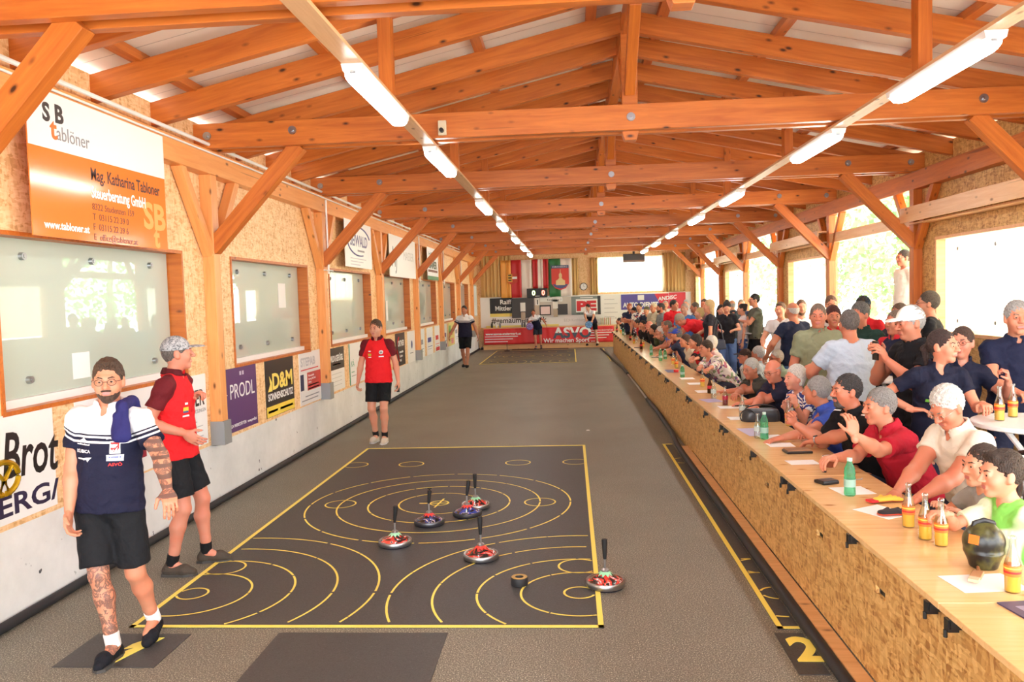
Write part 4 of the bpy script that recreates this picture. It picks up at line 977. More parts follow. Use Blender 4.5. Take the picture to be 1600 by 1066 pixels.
    tc = lambda P: ((P-O) @ T)/k
    near = res[1] < .0105
    if near:
        for s in (-1, 1):
            e = MB().lathe([(0, -.0125), (.008, -.0096), (.0125, 0), (.008, .0096), (0, .0125)], 12, axis='y').build('eye', EYE, root)
            ir = MB().lathe([(0, .0136), (.0066, .0116), (.0066, .0095)], 12, axis='y').build('iris', IRIS, e)
            for o in (e,): o.matrix_local = Matrix.Translation(Vector(hp_(s*.031, .0815, .011))) @ Matrix(Hd.tolist()).to_4x4() @ Matrix.Scale(hk, 4)
            Fb = Field(); Fb.cap(hp_(s*.016, .0955, .031), hp_(s*.036, .091, .0365), .0042*hk, .0036*hk, k=.004); Fb.cap(hp_(s*.036, .091, .0365), hp_(s*.048, .08, .031), .0036*hk, .0024*hk, k=.004)
            ebc = tuple(int(v*.8) for v in hairc) if sum(hairc) < 500 else (150, 140, 130)
            mk('eyebrow', [nets(*Fb.grid(.0032))], hairmat(ebc), root)
    # --- hair
    h0 = res[1]
    def hl(th, base=.0, sl=.86, lowz=-.075, hi_=1.): return lambda x, y, z: np.maximum(np.maximum(-((z+.022*hk)-sl*(y-.012*hk)-base*hk)*.76, lowz*hk-(z+.022*hk)), z+.022*hk-hi_*hk)
    if hair not in (None, 'bald'):
        A = Field(); th = dict(short=.012, buzz=.004, ring=.008, puff=.026, long=.014, pony=.009, bun=.009, curly=.02, thick=.016, bob=.02, side=.014).get(hair, .009)*hk
        r = (.076*hk+th, .097*hk+th, .103*hk+th); c0 = hp_(0, -.012, .022)
        base = dict(ring=.03, puff=-.012, bob=-.012, thick=.0, short=.004, side=-.004).get(hair, .0)
        m_ = dict(short=.013, buzz=.006, ring=.011, puff=.034, long=.02, pony=.013, bun=.013, curly=.024, thick=.02, bob=.026, side=.019).get(hair, .013)*hk
        up = (HZ*.76-HY*.65)*m_; t0 = m_*dict(ring=-.1, puff=.3, bob=.34, thick=.26, short=.24, side=.16, buzz=.2).get(hair, .24)
        A.ell(c0+up, (.076*hk+t0+m_*.25, .097*hk+t0, .103*hk+t0), Hd, k=.01, lim=lambda x, y, z: np.maximum(-(z+.04*hk-.86*(y-.03*hk))*.76-.0*x, z-.02*hk if hair == 'ring' else -1.+0*z))
        if hair in ('long',):
            for s in (-1, 0, 1): A.cap(hp_(s*.05, -.06, .0), hp_(s*.06, -.075, -.2), .045*hk, .035*hk, k=.03)
        if hair == 'bob' or hair == 'puff':
            for s in (-1, 1): A.cap(hp_(s*.062, -.02, .03), hp_(s*.062, -.035, -.045), .028*hk, .026*hk, k=.02)
            A.cap(hp_(0, -.08, .02), hp_(0, -.075, -.06), .045*hk, .035*hk, k=.03)
        if hair == 'pony': A.cap(hp_(0, -.1, .02), hp_(0, -.14, -.02), .025*hk, .03*hk, k=.02); A.cap(hp_(0, -.14, -.02), hp_(0, -.12, -.17), .028*hk, .016*hk, k=.02)
        if hair == 'bun': A.ell(hp_(0, -.09, .09), (.042*hk,)*3, Hd, k=.015)
        if hair == 'side': A.cap(hp_(-.03, .052, .108), hp_(.035, .056, .104), .016*hk, k=.03)
        if beard is None or True: pass
        mk('hair', [nets(*A.grid(h0, wob=.0018 if hair in ('side', 'pony', 'bob', 'long', 'bun') else .0034 if hair not in ('buzz', 'ring') else .0012, wf=6. if h0 < .0105 else 3.5))], hairmat(hairc), root)
    if beard:
        A = Field(); bt = beard[1]*hk
        A.ell(hp_(0, .018, -.042), ((jw+.002*fat)*hk+bt, .07*hk+bt*1.1, .072*hk+bt*1.2), Hd, k=.01, lim=lambda x, y, z: np.maximum(np.maximum((z-.042*hk), -(y+.03*hk)), np.minimum(.036*hk-np.abs(x), z+.026*hk) if beard[2] == 'full' else np.abs(x)-.03*hk))
        A.ell(hp_(0, .066, -.094), (.026*hk+bt, .02*hk+bt, .02*hk+bt), Hd, k=.02)
        A.cap(hp_(-.022, .0905, -.043), hp_(.022, .0905, -.043), .0045*hk+bt*.5, k=.004)
        A.ell(hp_(0, .098, -.0575), (.022*hk, .03*hk, .0105*hk), Hd, k=.003, op='cut')
        mk('beard', [nets(*A.grid(h0))], hairmat(beard[0]), root)
    if cap:
        A = Field(); cm_ = camo() if cap == 'camo' else fabric(cap)
        A.ell(hp_(0, -.012, .03), (.086*hk, .107*hk, .108*hk), Hd, k=.01, lim=lambda x, y, z: -(z+.0*hk))
        co = mk('cap', [nets(*A.grid(h0))], cm_, root)
        Bm = Field(); Bm.ell(hp_(0, .115, .04), (.07*hk, .085*hk, .02*hk), Hd, k=.01, lim=lambda x, y, z: np.maximum(-(z-.002*hk+.0*y), -(y+.05*hk))); mk('cap_brim', [nets(*Bm.grid(min(h0, .007)))], cm_, co)
    if glasses:
        m = MB()
        for s in (-1, 1):
            m.tube([hp_(s*.034+.022*math.cos(a), .108-.004*abs(math.cos(a)*s+1), .008+.018*math.sin(a)) for a in np.linspace(0, 2*PI, 17)], .0016*hk, 6, caps=False)
            m.tube([hp_(s*.056, .104, .014), hp_(s*.076, .07, .014), hp_(s*.081, -.0, .012)], .0016*hk, 6)
        m.tube([hp_(-.013, .109, .012), hp_(.013, .109, .012)], .0015*hk, 6)
        m.build('glasses', plain(glasses if isinstance(glasses, tuple) else (60, 56, 54), .25, .5), root)
    # --- top
    e = .013; Tp = Field(); hz = hem*k
    cx = (.155 if female else .168)*k+fs*.9+e; cy_ = .118*k+fs*1.15+e
    ratio = cx/cy_
    Tp.cap(O+TZ*hz+TY_*fs*.6, O+TZ*.34*k, cx*1.1, cx*(.95 if female else .92), k=.03, flat=True, sq=(TY_, ratio))
    Tp.ell(O+TZ*.36*k, ((.147 if female else .168)*k+fs*.4+e, .115*k+fs*.3+e, .195*k), T, k=.04)
    if female:
        for s in (-1, 1): Tp.ell(O+TZ*.35*k+TX*s*.07*k+TY_*.085*k, (.06*k+e, .055*k+e, .06*k+e), T, k=.04)
    for i, s in enumerate((-1, 1)):
        a, b, c = arms[i]; af = (1+.12*fat)*(.86 if female or child else 1.)
        Tp.cap(nb-TZ*.024+TX*s*.03, sh[i]-TX*s*.01, .04*k+e*.8, .048*k+e, k=.04)
        if sleeve > 0:
            f1 = min(1, sleeve); Tp.cap(a, a+(b-a)*f1, .052*k*af+e*.6, .056*k*af+e*.8, k=.03, flat=True); Tp.cap(a, a+(b-a)*.1, .054*k*af+e*.8, k=.03)
            if sleeve > 1: Tp.cap(b, b+(c-b)*min(.96, sleeve-1), .048*k+e*.8, .034*k+e*.8, k=.02, flat=True); Tp.cap(b, b+(c-b)*.05, .05*k+e*.7, k=.02)
    nr = .056*k*(.88 if female or child else 1+.1*fat)+.006
    if collar:
        Tp.cap(nb+nd*.005-TZ*.01, nb+nd*.052, nr+.024, nr+.012, k=.008, flat=True)
    Tp.cap(nb-nd*.02, hc, nr, nr, k=.004, op='cut'); Tp.cap(nb+TY_*.05+TZ*.04, nb+TY_*.085*k-TZ*(.055 if collar else .03)*k, .034, .006, k=.01, op='cut')
    hT = res[0]*.8
    shirt = mk('shirt', [nets(*Tp.grid(hT, wob=.0036, wf=1.6))], fabric(top[1], top[0], *top[2:]), root, None, tc)
    if collar and top[0] in ('sleeves', 'yoke') or (collar and len(top) > 2 and False):
        Cc = Field(); Cc.cap(nb+nd*.012-TZ*.006, nb+nd*.056, nr+.029, nr+.016, k=.006, flat=True); Cc.cap(nb-nd*.05, hc, nr, nr, k=.003, op='cut'); Cc.cap(nb+TY_*.05+TZ*.06, nb+TY_*.1*k-TZ*.02, .04, .012, k=.006, op='cut')
        mk('collar', [nets(*Cc.grid(min(res[0], .007)))], fabric(top[2] if top[0] != 'yoke' else (236, 236, 240)), shirt)
    # --- bottom
    P = Field(); long_ = bottom == 'pants'; wv = .0022
    P.ell(O+TZ*.0*k, (.162*k+fs*.7+.008, .120*k+fs*.8+.008, .125*k), T, k=.03, lim=lambda x, y, z: z-.04*k)
    for i in (0, 1):
        h_, kn, an, fp = legs[i]; f = 1. if long_ else (botl or .72)
        P.cap(h_, h_+(kn-h_)*f, .097*k+fs*.45, (.07 if long_ else .092)*k+fs*.2, k=.03, flat=not long_)
        if long_: P.cap(kn, an+(kn-an)*.0, .068*k, .056*k, k=.02, flat=True)
        elif botl and botl > 1: P.cap(kn, kn+(an-kn)*(botl-1), .066*k, .06*k, k=.02, flat=True)
    mk('trousers' if long_ else 'shorts', [nets(*P.grid(res[0], wob=wv))], fabric(botc), root, None, tc)
    # --- shoes and socks
    for i, s in enumerate((-1, 1)):
        h_, kn, an, fp = legs[i]; S_ = Field(); tilt = fp[2]; A0 = an-V3(0, 0, .085*k)
        toe = V3(s*.015, .155*k, .028*k-min(tilt, .09)*.9); 
        S_.cap(A0+V3(0, -.035*k, .036*k), A0+toe*V3(1, .62, 1)+V3(0, 0, .014*k), .038*k, .042*k, k=.02); S_.cap(A0+toe*V3(1, .62, 1)+V3(0, 0, .01*k), A0+toe, .042*k, .03*k, k=.02)
        S_.cap(A0+V3(0, -.03*k, .05*k), an+V3(0, -.008*k, .0*k), .036*k, .038*k, k=.015)
        zf = A0[2]+.0
        if tilt < .02: S_.raw(lambda x, y, z: z-zf+0*x+0*y, A0-.3, A0+V3(.3, .3, -.0), .004, 'cut')
        sh_ = mk('shoe', [nets(*S_.grid(max(.006, res[1])))], fabric(shoec), root)
        if near and tilt < .02:
            m = MB(); sp = [(.0, -.078), (.03, -.07), (.04, -.02), (.036, .04), (.046, .1), (.036, .165), (.0, .19), (-.036, .165), (-.046, .1), (-.036, .04), (-.04, -.02), (-.03, -.07)]
            m.poly([(A0[0]+s*.01*(y > 0)+x*k*1.02, A0[1]+y*k, zf) for x, y in sp], (0, 0, 1), .018*k); m.build('sole', plain((200, 200, 196) if sum(shoec) > 300 else (70, 68, 66), .6), sh_)
        if sockc and not long_:
            K_ = Field(); u = unit(kn-an); K_.cap(an-u*.01, an+u*.075*k, .042*k, .044*k, k=.01, flat=True); mk('sock', [nets(*K_.grid(max(.007, res[1])))], fabric(sockc), root)
    info = dict(root=root, O=O, T=T, k=k, hc=hc, Hd=Hd, arms=arms, legs=legs, shirt=shirt, nb=nb, hk=hk, hp=hp_)
    if extra: extra(info)
    return info
def world(info, p):
    return info['root'].matrix_basis @ Vector(p)
def chest(info, items):
    """small printed marks laid on the shirt: (text or polygon, x, z, size, material, width) in torso coordinates"""
    me = info['shirt'].data; bm = bmesh.new(); bm.from_mesh(me); bvh = BVHTree.FromBMesh(bm); bm.free(); O, T, k = info['O'], info['T'], info['k']
    for it in items:
        s, x, z, size, mat, width = it[:6]; nm = it[6] if len(it) > 6 else 'print'; back = len(it) > 7
        if isinstance(s, str):
            o = text(s, size, mat, info['shirt'], nm, face='+z', width=width, align='CENTER', bold=.0006)
        else:
            b = MB(); b.add([(a, c, 0) for a, c in s], [tuple(range(len(s)))]); o = b.build(nm, mat, info['shirt'])
            bmm = bmesh.new(); bmm.from_mesh(o.data); bmesh.ops.triangulate(bmm, faces=bmm.faces[:]); bmesh.ops.subdivide_edges(bmm, edges=bmm.edges[:], cuts=3, use_grid_fill=True); bmm.to_mesh(o.data); bmm.free()
        dy = 1 if not back else -1
        for v in o.data.vertices:
            lx, lz = (x-v.co.x*dy)*1., z+v.co.y      # seen from the front, letters run towards the wearer's left
            st = O+T[:, 0]*lx*k+T[:, 2]*lz*k+T[:, 1]*.5*dy; hit = bvh.ray_cast(Vector(st), Vector(-T[:, 1]*dy))
            if hit[0] is None: q = O+T[:, 0]*lx*k+T[:, 2]*lz*k+T[:, 1]*.13*k*dy
            else: q = np.array(hit[0])+T[:, 1]*(.003+ (v.co.z > 0)*.001)*dy
            v.co = Vector(q)
# ---------------------------------------------------------------- counter: boards, tables, clamps
TZ0 = .76
JT = [.98+2.26*k for k in range(-1, 14)]
for i in range(13):
    a, b = JT[i]+.0, min(JT[i+1], 30.2)
    pos = 'nearest the camera' if i == 0 else '%s from the camera' % ORD[i]
    t = empty('table', (1.43, a, 0), label='varnished pine folding table behind the OSB board, %s' % pos, cat='table', group='row of pine tables')
    bx('table_top', 0, .56, .003, b-a-.003, TZ0-.028, TZ0, M['table'], t, .003)
    for ly in (.3, b-a-.3):
        MB().tube([(.1, ly, .0), (.1, ly, TZ0-.03)], .013, 6).tube([(.5, ly, 0), (.5, ly, TZ0-.03)], .013, 6).tube([(.1, ly, .35), (.5, ly, .35)], .01, 6).build('folding_leg', M['steel'], t)
    for cy in (.09, (b-a)*.45, b-a-.09):
        m = MB(); m.box(-.012, .03, cy-.018, cy+.018, TZ0-.075, TZ0-.026); m.box(-.006, .045, cy-.03, cy-.018, TZ0-.06, TZ0-.03); m.tube([(-.014, cy, TZ0-.07), (-.014, cy, TZ0-.1)], .008, 6); m.build('clamp', M['black'], t)
    z0 = .062 if b < 10.5 else .004
    t = empty('counter_board', (1.47, a+.03, 0), label='OSB board standing in front of the tables with dark hand slots, %s' % pos, cat='board', group='counter boards')
    Lp = b-a
    m = MB(); sl = [(.60*Lp-.055, .60*Lp+.055, .50, .535), (.98*Lp-.055-.02, .98*Lp-.02+.02, .50, .535)]
    for y0, y1, q0, q1 in holes(0, Lp-.004, z0, TZ0-.05, [(Lp*.3-.06, Lp*.3+.06, .515, .555), (Lp*.72-.06, Lp*.72+.06, .515, .555)]): m.box(0, .018, y0, y1, q0, q1)
    m.build('board_sheet', M['osb_panel'], t)
# long benches under the sitting people
for i in range(12):
    a = 2.6+2.3*i
    t = empty('bench', (2.28, a, 0), label='low wooden bench under the people sitting at the tables, %s from the camera' % ORD[i], cat='bench', group='benches behind the tables')
    bx('bench_seat', 0, .26, 0, 2.25, .42, .45, M['kerb'], t)
    for q in (.2, 2.0): bx('bench_leg', .03, .23, q, q+.05, 0, .42, M['steelgrey'], t)
# ---------------------------------------------------------------- curling stocks
def stock(x, y, lab, body, flange, hdl, ringm, rot=0., tilt=(0, 0), r=.138, dark=(40, 30, 30)):
    t = empty('ice_stock', (x, y, 0), R(rot), label=lab, cat='ice stock', group='ice stocks on the mat')
    MB().lathe([(0, .006), (.118, .006), (.124, .0), (.126, .012), (.10, .016), (0, .016)], 40).build('running_plate', plain((30, 30, 44), .4), t)
    MB().lathe([(.10, .013), (r*.97, .013), (r, .02), (r, .045), (r*.96, .053), (r*.9, .052), (r*.86, .044)], 44).build('steel_ring', ringm, t)
    nt = NT('marbled body'); v = nt.co('Object'); nn = nt.noise(v, 9, 2., .5, 1.5)
    bm_ = nt.ramp(nn, [(.44, srgb(*dark)), (.47, srgb(*body)), (.57, srgb(*body)), (.6, srgb(220, 200, 196)), (.63, srgb(*dark))]); nt.b.inputs['Coat Weight'].default_value = .8; nt.set(bm_, .25)
    MB().lathe([(r*.88, .046), (r*.8, .06), (r*.6, .07), (r*.4, .084), (.036, .1), (0, .1)], 40).build('body', nt.m, t)
    m = MB(); n_ = 10; ring_ = []
    for j in range(n_*2):
        rr = .062 if j % 2 == 0 else .042; a = 2*PI*j/(n_*2); ring_.append((rr*math.cos(a), rr*math.sin(a)))
    V = [(x_, y_, .0845 if j % 2 == 0 else .099) for j, (x_, y_) in enumerate(ring_)]+[(.024*math.cos(2*PI*j/20), .024*math.sin(2*PI*j/20), .114) for j in range(20)]
    m.add(V, [(j, (j+1) % 20, 20+(j+1) % 20, 20+j) for j in range(20)]+[tuple(range(20, 40))]); fo = m.build('star_flange', plain(flange, .4), t)
    MB().lathe([(.028, .108), (.028, .12), (.02, .128), (.009, .132), (.0085, .2), (0, .2)], 20).build('stem', M['steel'], t)
    tx, ty = tilt
    m = MB(); m.tube([(0, 0, .195), (tx*.2, ty*.2, .22), (tx, ty, .31), (tx*1.05, ty*1.05, .33)], [.0105, .014, .02, .019], 12); m.tube([(tx*1.04, ty*1.04, .328), (tx*1.05, ty*1.05, .334)], .0195, 12)
    m.build('handle', hdl, t); return t
GH = plain((24, 24, 26), .6)
stock(.195, 5.50, 'ice stock with red-black body and pale green star standing on the right border line', (214, 60, 50), (150, 214, 170), GH, M['steel'], 0)
stock(-.74, 6.10, 'ice stock with a knobbly black handle in the middle of the mat, near the puck', (196, 50, 44), (220, 60, 48), GH, M['steel'], 70)
stock(-1.495, 6.46, 'ice stock with pale green star, leftmost of all on the ringed mat', (206, 66, 56), (160, 220, 180), GH, M['steel'], 140, (-.02, .0))
stock(-1.315, 7.06, 'dark blue ice stock with a red star, alone just left of the ring centre', (50, 56, 110), (214, 56, 48), GH, plain((92, 92, 98), .35, .8), 20, (.012, 0), dark=(26, 24, 34))
stock(-1.005, 7.33, 'blue patterned ice stock with a black ring, front one of the touching pair', (56, 70, 150), (220, 60, 52), GH, plain((52, 52, 56), .4, .4), 210, (-.02, 0), dark=(24, 22, 30))
stock(-.96, 7.615, 'red ice stock with a pale green star, rear one of the touching pair', (196, 56, 48), (150, 214, 170), GH, M['steel'], 300, (0.0, 0))
t = empty('puck', (-.405, 5.53, .005), label='small black rubber ring puck with a yellow-brown top lying on the mat', cat='puck')
MB().lathe([(.027, .0), (.058, .0), (.06, .004), (.06, .052), (.057, .056), (.03, .056), (.026, .05), (.027, 0)], 30, caps=False).build('rubber_ring', M['rubber'], t)
MB().lathe([(.03, .0565), (.056, .0565), (.055, .0585), (.031, .0585), (.03, .0565)], 30, caps=False).build('top_disc', plain((176, 140, 60), .4), t)
tag(MB().lathe([(0, .012), (.11, .012), (.12, .03), (.05, .045), (0, .05)], 24).tube([(0, 0, .04), (0, 0, .34)], .012, 8).build('far_stock', M['black'], None, (-2.42, 30.2, 0)), 'small black ice stock standing alone at the far left of the far mat', 'ice stock')
tag(MB().lathe([(0, .003), (.03, .003), (.02, .008), (0, .01)], 7).build('paper_scrap', M['paper'], None, (-.2+.42, 12.0, 0)), 'crumpled white scrap lying on the asphalt lane', 'scrap')
# ---------------------------------------------------------------- things on the counter
def TP(x, y): return (x, y, TZ0)
def soda(x, y, lab, fill=.52, z=TZ0, cap=False, kind='orange', h=.232, name='soda_bottle', mats=None):
    t = empty(name, (x, y, z), label=lab, cat='bottle', group='bottles on the tables')
    r = .031
    prof = [(0, .0), (r*.85, .0), (r, .006), (r, h*.46), (r*.97, h*.52), (r*.62, h*.68), (r*.42, h*.8), (r*.4, h*.94), (r*.47, h*.95), (r*.47, h*.985), (r*.4, h), (r*.34, h)]
    gm = {'orange': M['glass'], 'clear': M['glass'], 'brown': M['brownglass'], 'red': M['glass']}[kind]
    MB().lathe(prof, 24).build('bottle_glass', gm, t)
    if kind != 'clear':
        MB().lathe([(0, .006), (r*.92, .006), (r*.92, h*fill*.8), (0, h*fill*.8)], 20).build('drink', M['juice'] if kind == 'orange' else (plain((120, 20, 30), .3) if kind == 'red' else plain((40, 20, 14), .2)), t)
    lm = {'orange': M['olabel'], 'clear': plain((180, 190, 184), .5), 'brown': plain((196, 30, 30), .5), 'red': plain((170, 30, 60), .5)}[kind]
    MB().lathe([(r*1.015, h*.3), (r*1.02, h*.31), (r*1.02, h*.48), (r*1.0, h*.49)], 24, caps=False).build('label_band', lm, t)
    if kind == 'orange': MB().lathe([(r*1.03, h*.35), (r*1.035, h*.36), (r*1.035, h*.385), (r*1.03, h*.39)], 24, caps=False).build('label_stripe', M['red_lab'], t); MB().lathe([(r*1.03, h*.43), (r*1.035, h*.435), (r*1.035, h*.45), (r*1.03, h*.455)], 24, caps=False).build('label_stripe', plain((255, 214, 90), .5), t)
    if cap: MB().lathe([(r*.5, h*.95), (r*.5, h*1.01), (0, h*1.01)], 16).build('cap', M['red_lab'], t)
    return t
def water(x, y, lab, h=.235, z=TZ0):
    t = empty('water_bottle', (x, y, z), label=lab, cat='bottle', group='bottles on the tables'); r = .034
    MB().lathe([(0, 0), (r*.8, .0), (r, .01), (r*.96, .05), (r*.96, .055), (r, .06), (r, h*.48), (r*.9, h*.52), (r*.98, h*.56), (r*.98, h*.62), (r*.88, h*.66), (r*.94, h*.7), (r*.45, h*.86), (r*.4, h*.92)], 22).build('bottle_body', M['greenpet'], t)
    MB().lathe([(r*.46, h*.9), (r*.46, h*.985), (0, h*.99)], 16).build('screw_cap', plain((190, 216, 200), .4), t)
    MB().lathe([(r*1.01, h*.24), (r*1.01, h*.44)], 22, caps=False).build('label_band', plain((150, 190, 176), .5), t)
def glassmug(x, y, lab, c=M['juice'], h=.15, r=.034, z=TZ0):
    t = empty('drinking_glass', (x, y, z), label=lab, cat='glass', group='glasses on the tables')
    MB().lathe([(0, 0), (r*.9, 0), (r, h), (r*.94, h), (r*.84, .008), (0, .008)], 20).build('glass_wall', M['glass'], t); MB().lathe([(0, .01), (r*.83, .01), (r*.9, h*.7), (0, h*.7)], 18).build('drink', c, t)
soda(1.742, 4.29, 'orange soda bottle standing behind the two others, beside the black glove')
soda(1.735, 4.075, 'orange soda bottle held by the boy in green, middle of three')
soda(1.765, 3.97, 'orange soda bottle in front of the boy in green, nearest of three')
soda(1.775, 3.36, 'orange soda bottle right of the black bell, nearest the camera', .42)
water(1.668, 4.957, 'green plastic water bottle before the man in the red polo'); water(1.616, 6.89, 'green plastic water bottle beside the clear small bottle and the handbag')
soda(1.575, 6.95, 'small clear mineral water bottle with a grey label beside the green one', kind='clear', h=.21)
soda(1.69, 8.12, 'empty clear glass bottle in front of the handbag', kind='clear')
soda(1.69, 9.0, 'bottle with a dark red label before the bald man', kind='red', h=.215)
soda(1.66, 9.55, 'clear bottle on the purple leaflet', kind='clear'); soda(1.71, 10.1, 'amber bottle behind the clear one by the purple leaflet', kind='brown', h=.2)
soda(1.735, 10.815, 'orange soda bottle in front of the woman in the floral blouse'); water(1.646, 12.08, 'small green bottle beside the red tin, before the black-haired woman', .19)
soda(1.757, 13.6, 'orange soda bottle beside the red tin, nearer of two'); soda(1.79, 14.3, 'orange soda bottle beside the red tin, farther of two')
water(1.665, 15.15, 'green water bottle, nearer of the tall pair by the blue cap man'); water(1.79, 15.5, 'green water bottle close behind the tall one by the blue cap man', .2); water(1.632, 16.56, 'tall green water bottle before the man with the blue cap')
for i, (x, y, kk) in enumerate([(1.6, 18.5, 'brown'), (1.72, 19.3, 'orange'), (1.6, 20.6, 'orange'), (1.72, 21.2, 'clear'), (1.62, 22.1, 'brown'), (1.68, 22.9, 'orange'), (1.6, 24, 'clear'), (1.62, 26.3, 'orange'), (1.55, 27.2, 'brown'), (1.6, 27.9, 'brown')]):
    soda(x, y, '%s bottle among the far drinks on the counter, %s beyond the blue cap man' % ({'brown': 'dark', 'orange': 'orange', 'clear': 'clear'}[kk], ORD[i]), kind=kk)
water(1.62, 25.0, 'green water bottle near the far end of the counter')
def paper(x, y, w, h, lab, rot=0., z=TZ0+.0005, m=None):
    o = bx('paper_sheet', -w/2, w/2, -h/2, h/2, 0, .0012, m or M['paper']); o.location = (x, y, z); o.rotation_euler.z = R(rot); tag(o, lab, 'paper', 'papers on the tables'); return o
paper(1.66, 5.93, .21, .15, 'white sheet on the table left of the brown cup', 4); paper(1.72, 5.07, .21, .2, 'white sheet under the green water bottle', 8); paper(1.72, 4.58, .2, .24, 'white sheet under the black and red glove', 30)
paper(1.71, 3.46, .28, .2, 'white sheet under the wooden brush nearest the camera', 6); paper(1.679, 6.62, .2, .18, 'white sheet before the resting hand of the man in blue'); paper(1.642, 8.05, .2, .2, 'white sheet left of the handbag'); paper(1.70, 8.84, .22, .2, 'white sheet left of the dark red labelled bottle')
paper(1.67, 10.29, .2, .25, 'white sheet between the leaflet and the orange bottle'); paper(1.7, 11.2, .2, .25, 'white sheet before the woman in the floral blouse'); paper(1.69, 11.9, .2, .25, 'white sheet beside the small green bottle'); paper(1.7, 6.98, .2, .2, 'white sheet behind the green water bottle beside the handbag', 10)
paper(1.61, 9.42, .2, .3, 'purple printed leaflet under the clear bottle', 12, m=plain((170, 160, 200), .6)); paper(1.60, 7.25, .18, .4, 'purple and white leaflet before the handbag', 5, m=plain((190, 184, 214), .6)); paper(1.62, 13.1, .2, .5, 'dark blue leaflet on the table before the woman with black hair', m=plain((70, 76, 110), .5))
t = empty('booklet', (1.7, 3.16, TZ0), R(8), label='dark violet booklet at the right edge of the picture', cat='booklet'); bx('cover', -.04, .2, -.08, .08, 0, .006, plain((66, 60, 96), .4), t); bx('cover_print', 0, .12, -.03, .03, .006, .0066, plain((150, 146, 170), .5), t)
# phones, wallet, tray
def slab(name, x, y, w, l, h, c, lab, rot=0., cat=None):
    t = empty(name, (x, y, TZ0), R(rot), label=lab, cat=cat or name.replace('_', ' ')); bx('shell', -w/2, w/2, -l/2, l/2, 0, h, plain(c, .3), t, min(h*.45, .006)); return t
t = slab('wallet', 1.63, 5.28, .12, .1, .022, (30, 28, 30), 'black leather wallet on the pale table before the red polo man', 20); bx('flap', -.056, .056, -.046, .03, .022, .026, plain((44, 42, 44), .35), t, .002)
t = slab('tray', 1.726, 6.30, .2, .13, .02, (34, 28, 26), 'flat black box with a brown patterned top by the wristwatch hand', 3); bx('patterned_top', -.09, .09, -.055, .055, .02, .028, plain((150, 110, 76), .5), t)
slab('mobile_phone', 1.86, 8.93, .08, .15, .01, (26, 26, 30), 'black mobile phone before the bald man with glasses', 70, 'phone'); slab('mobile_phone', 1.66, 16.0, .08, .16, .012, (26, 26, 30), 'black mobile phone lying beside the far green bottles', 80, 'phone'); slab('mobile_phone', 1.58, 19.0, .08, .2, .012, (26, 26, 30), 'black flat phone among the far drinks', 80, 'phone')
t = empty('tin', (1.66, 12.9, TZ0), label='small red tin on the dark leaflet', cat='tin'); MB().lathe([(0, 0), (.04, 0), (.04, .04), (0, .04)], 16).build('tin_body', M['red_lab'], t)
t = empty('cup', (1.80, 5.77, TZ0), label='brown patterned glass cup held by the man in the red polo', cat='cup'); MB().lathe([(0, 0), (.03, 0), (.034, .03), (.044, .08), (.041, .08), (.03, .03), (.0, .02)], 22).build('cup_body', plain((130, 70, 50), .2), t); MB().lathe([(.044, .055), (.0455, .058), (.0475, .076), (.046, .078)], 22).build('pale_band', plain((214, 190, 176), .3), t)
t = empty('screw_cap', (1.715, 5.6, TZ0), label='small black screw cap in front of the brown cup', cat='cap'); MB().lathe([(0, 0), (.014, 0), (.014, .022), (.012, .024), (0, .024)], 16).build('cap_body', M['black'], t)
tag(MB().tube([(0, 0, .004), (.05, .01, .004), (.06, .03, .006)], .004, 6).build('key', M['steel'], None, (1.83, 5.35, TZ0)), 'small metal key on the pale table left of the green bottle', 'key')
# gloves
def glove(x, y, rot, c1, c2, lab, cuff=None):
    t = empty('glove', (x, y, TZ0+.004), R(rot), label=lab, cat='glove'); Fg = Field()
    Fg.cap(V3(0, -.05, .014), V3(0, .02, .014), .032, .036, k=.02, sq=(V3(0, 0, 1), 2.4))
    for i, off in enumerate((-.03, -.01, .01, .03)): Fg.cap(V3(off*.9, .03, .012), V3(off*1.5, .085-.008*abs(i-1.5), .012), .0115, .0105, k=.006)
    Fg.cap(V3(-.03, -.02, .012), V3(-.062, .02, .012), .0125, .011, k=.01)
    mk('glove_palm', [nets(*Fg.grid(.0035))], plain(c1, .7), t)
    Fu = Field(); Fu.cap(V3(0, -.05, .006), V3(0, .02, .006), .034, .038, k=.02, sq=(V3(0, 0, 1), 4.5))
    for i, off in enumerate((-.03, -.01, .01, .03)): Fu.cap(V3(off*.9, .03, .005), V3(off*1.5, .088-.008*abs(i-1.5), .005), .012, .011, k=.006, sq=(V3(0, 0, 1), 2.))
    mk('glove_edge', [nets(*Fu.grid(.0035))], plain(c2, .7), t)
    if cuff: MB().box(-.028, .028, -.12, -.07, .004, .018).build('cuff', plain(cuff, .6), t, bevel=.004)
glove(1.82, 4.80, -70, (252, 196, 70), (150, 70, 24), 'yellow glove with dark edges and a red strap lying on the table', (206, 36, 44))
glove(1.745, 4.52, -75, (36, 30, 34), (200, 70, 40), 'black glove with orange edges lying on a white sheet')
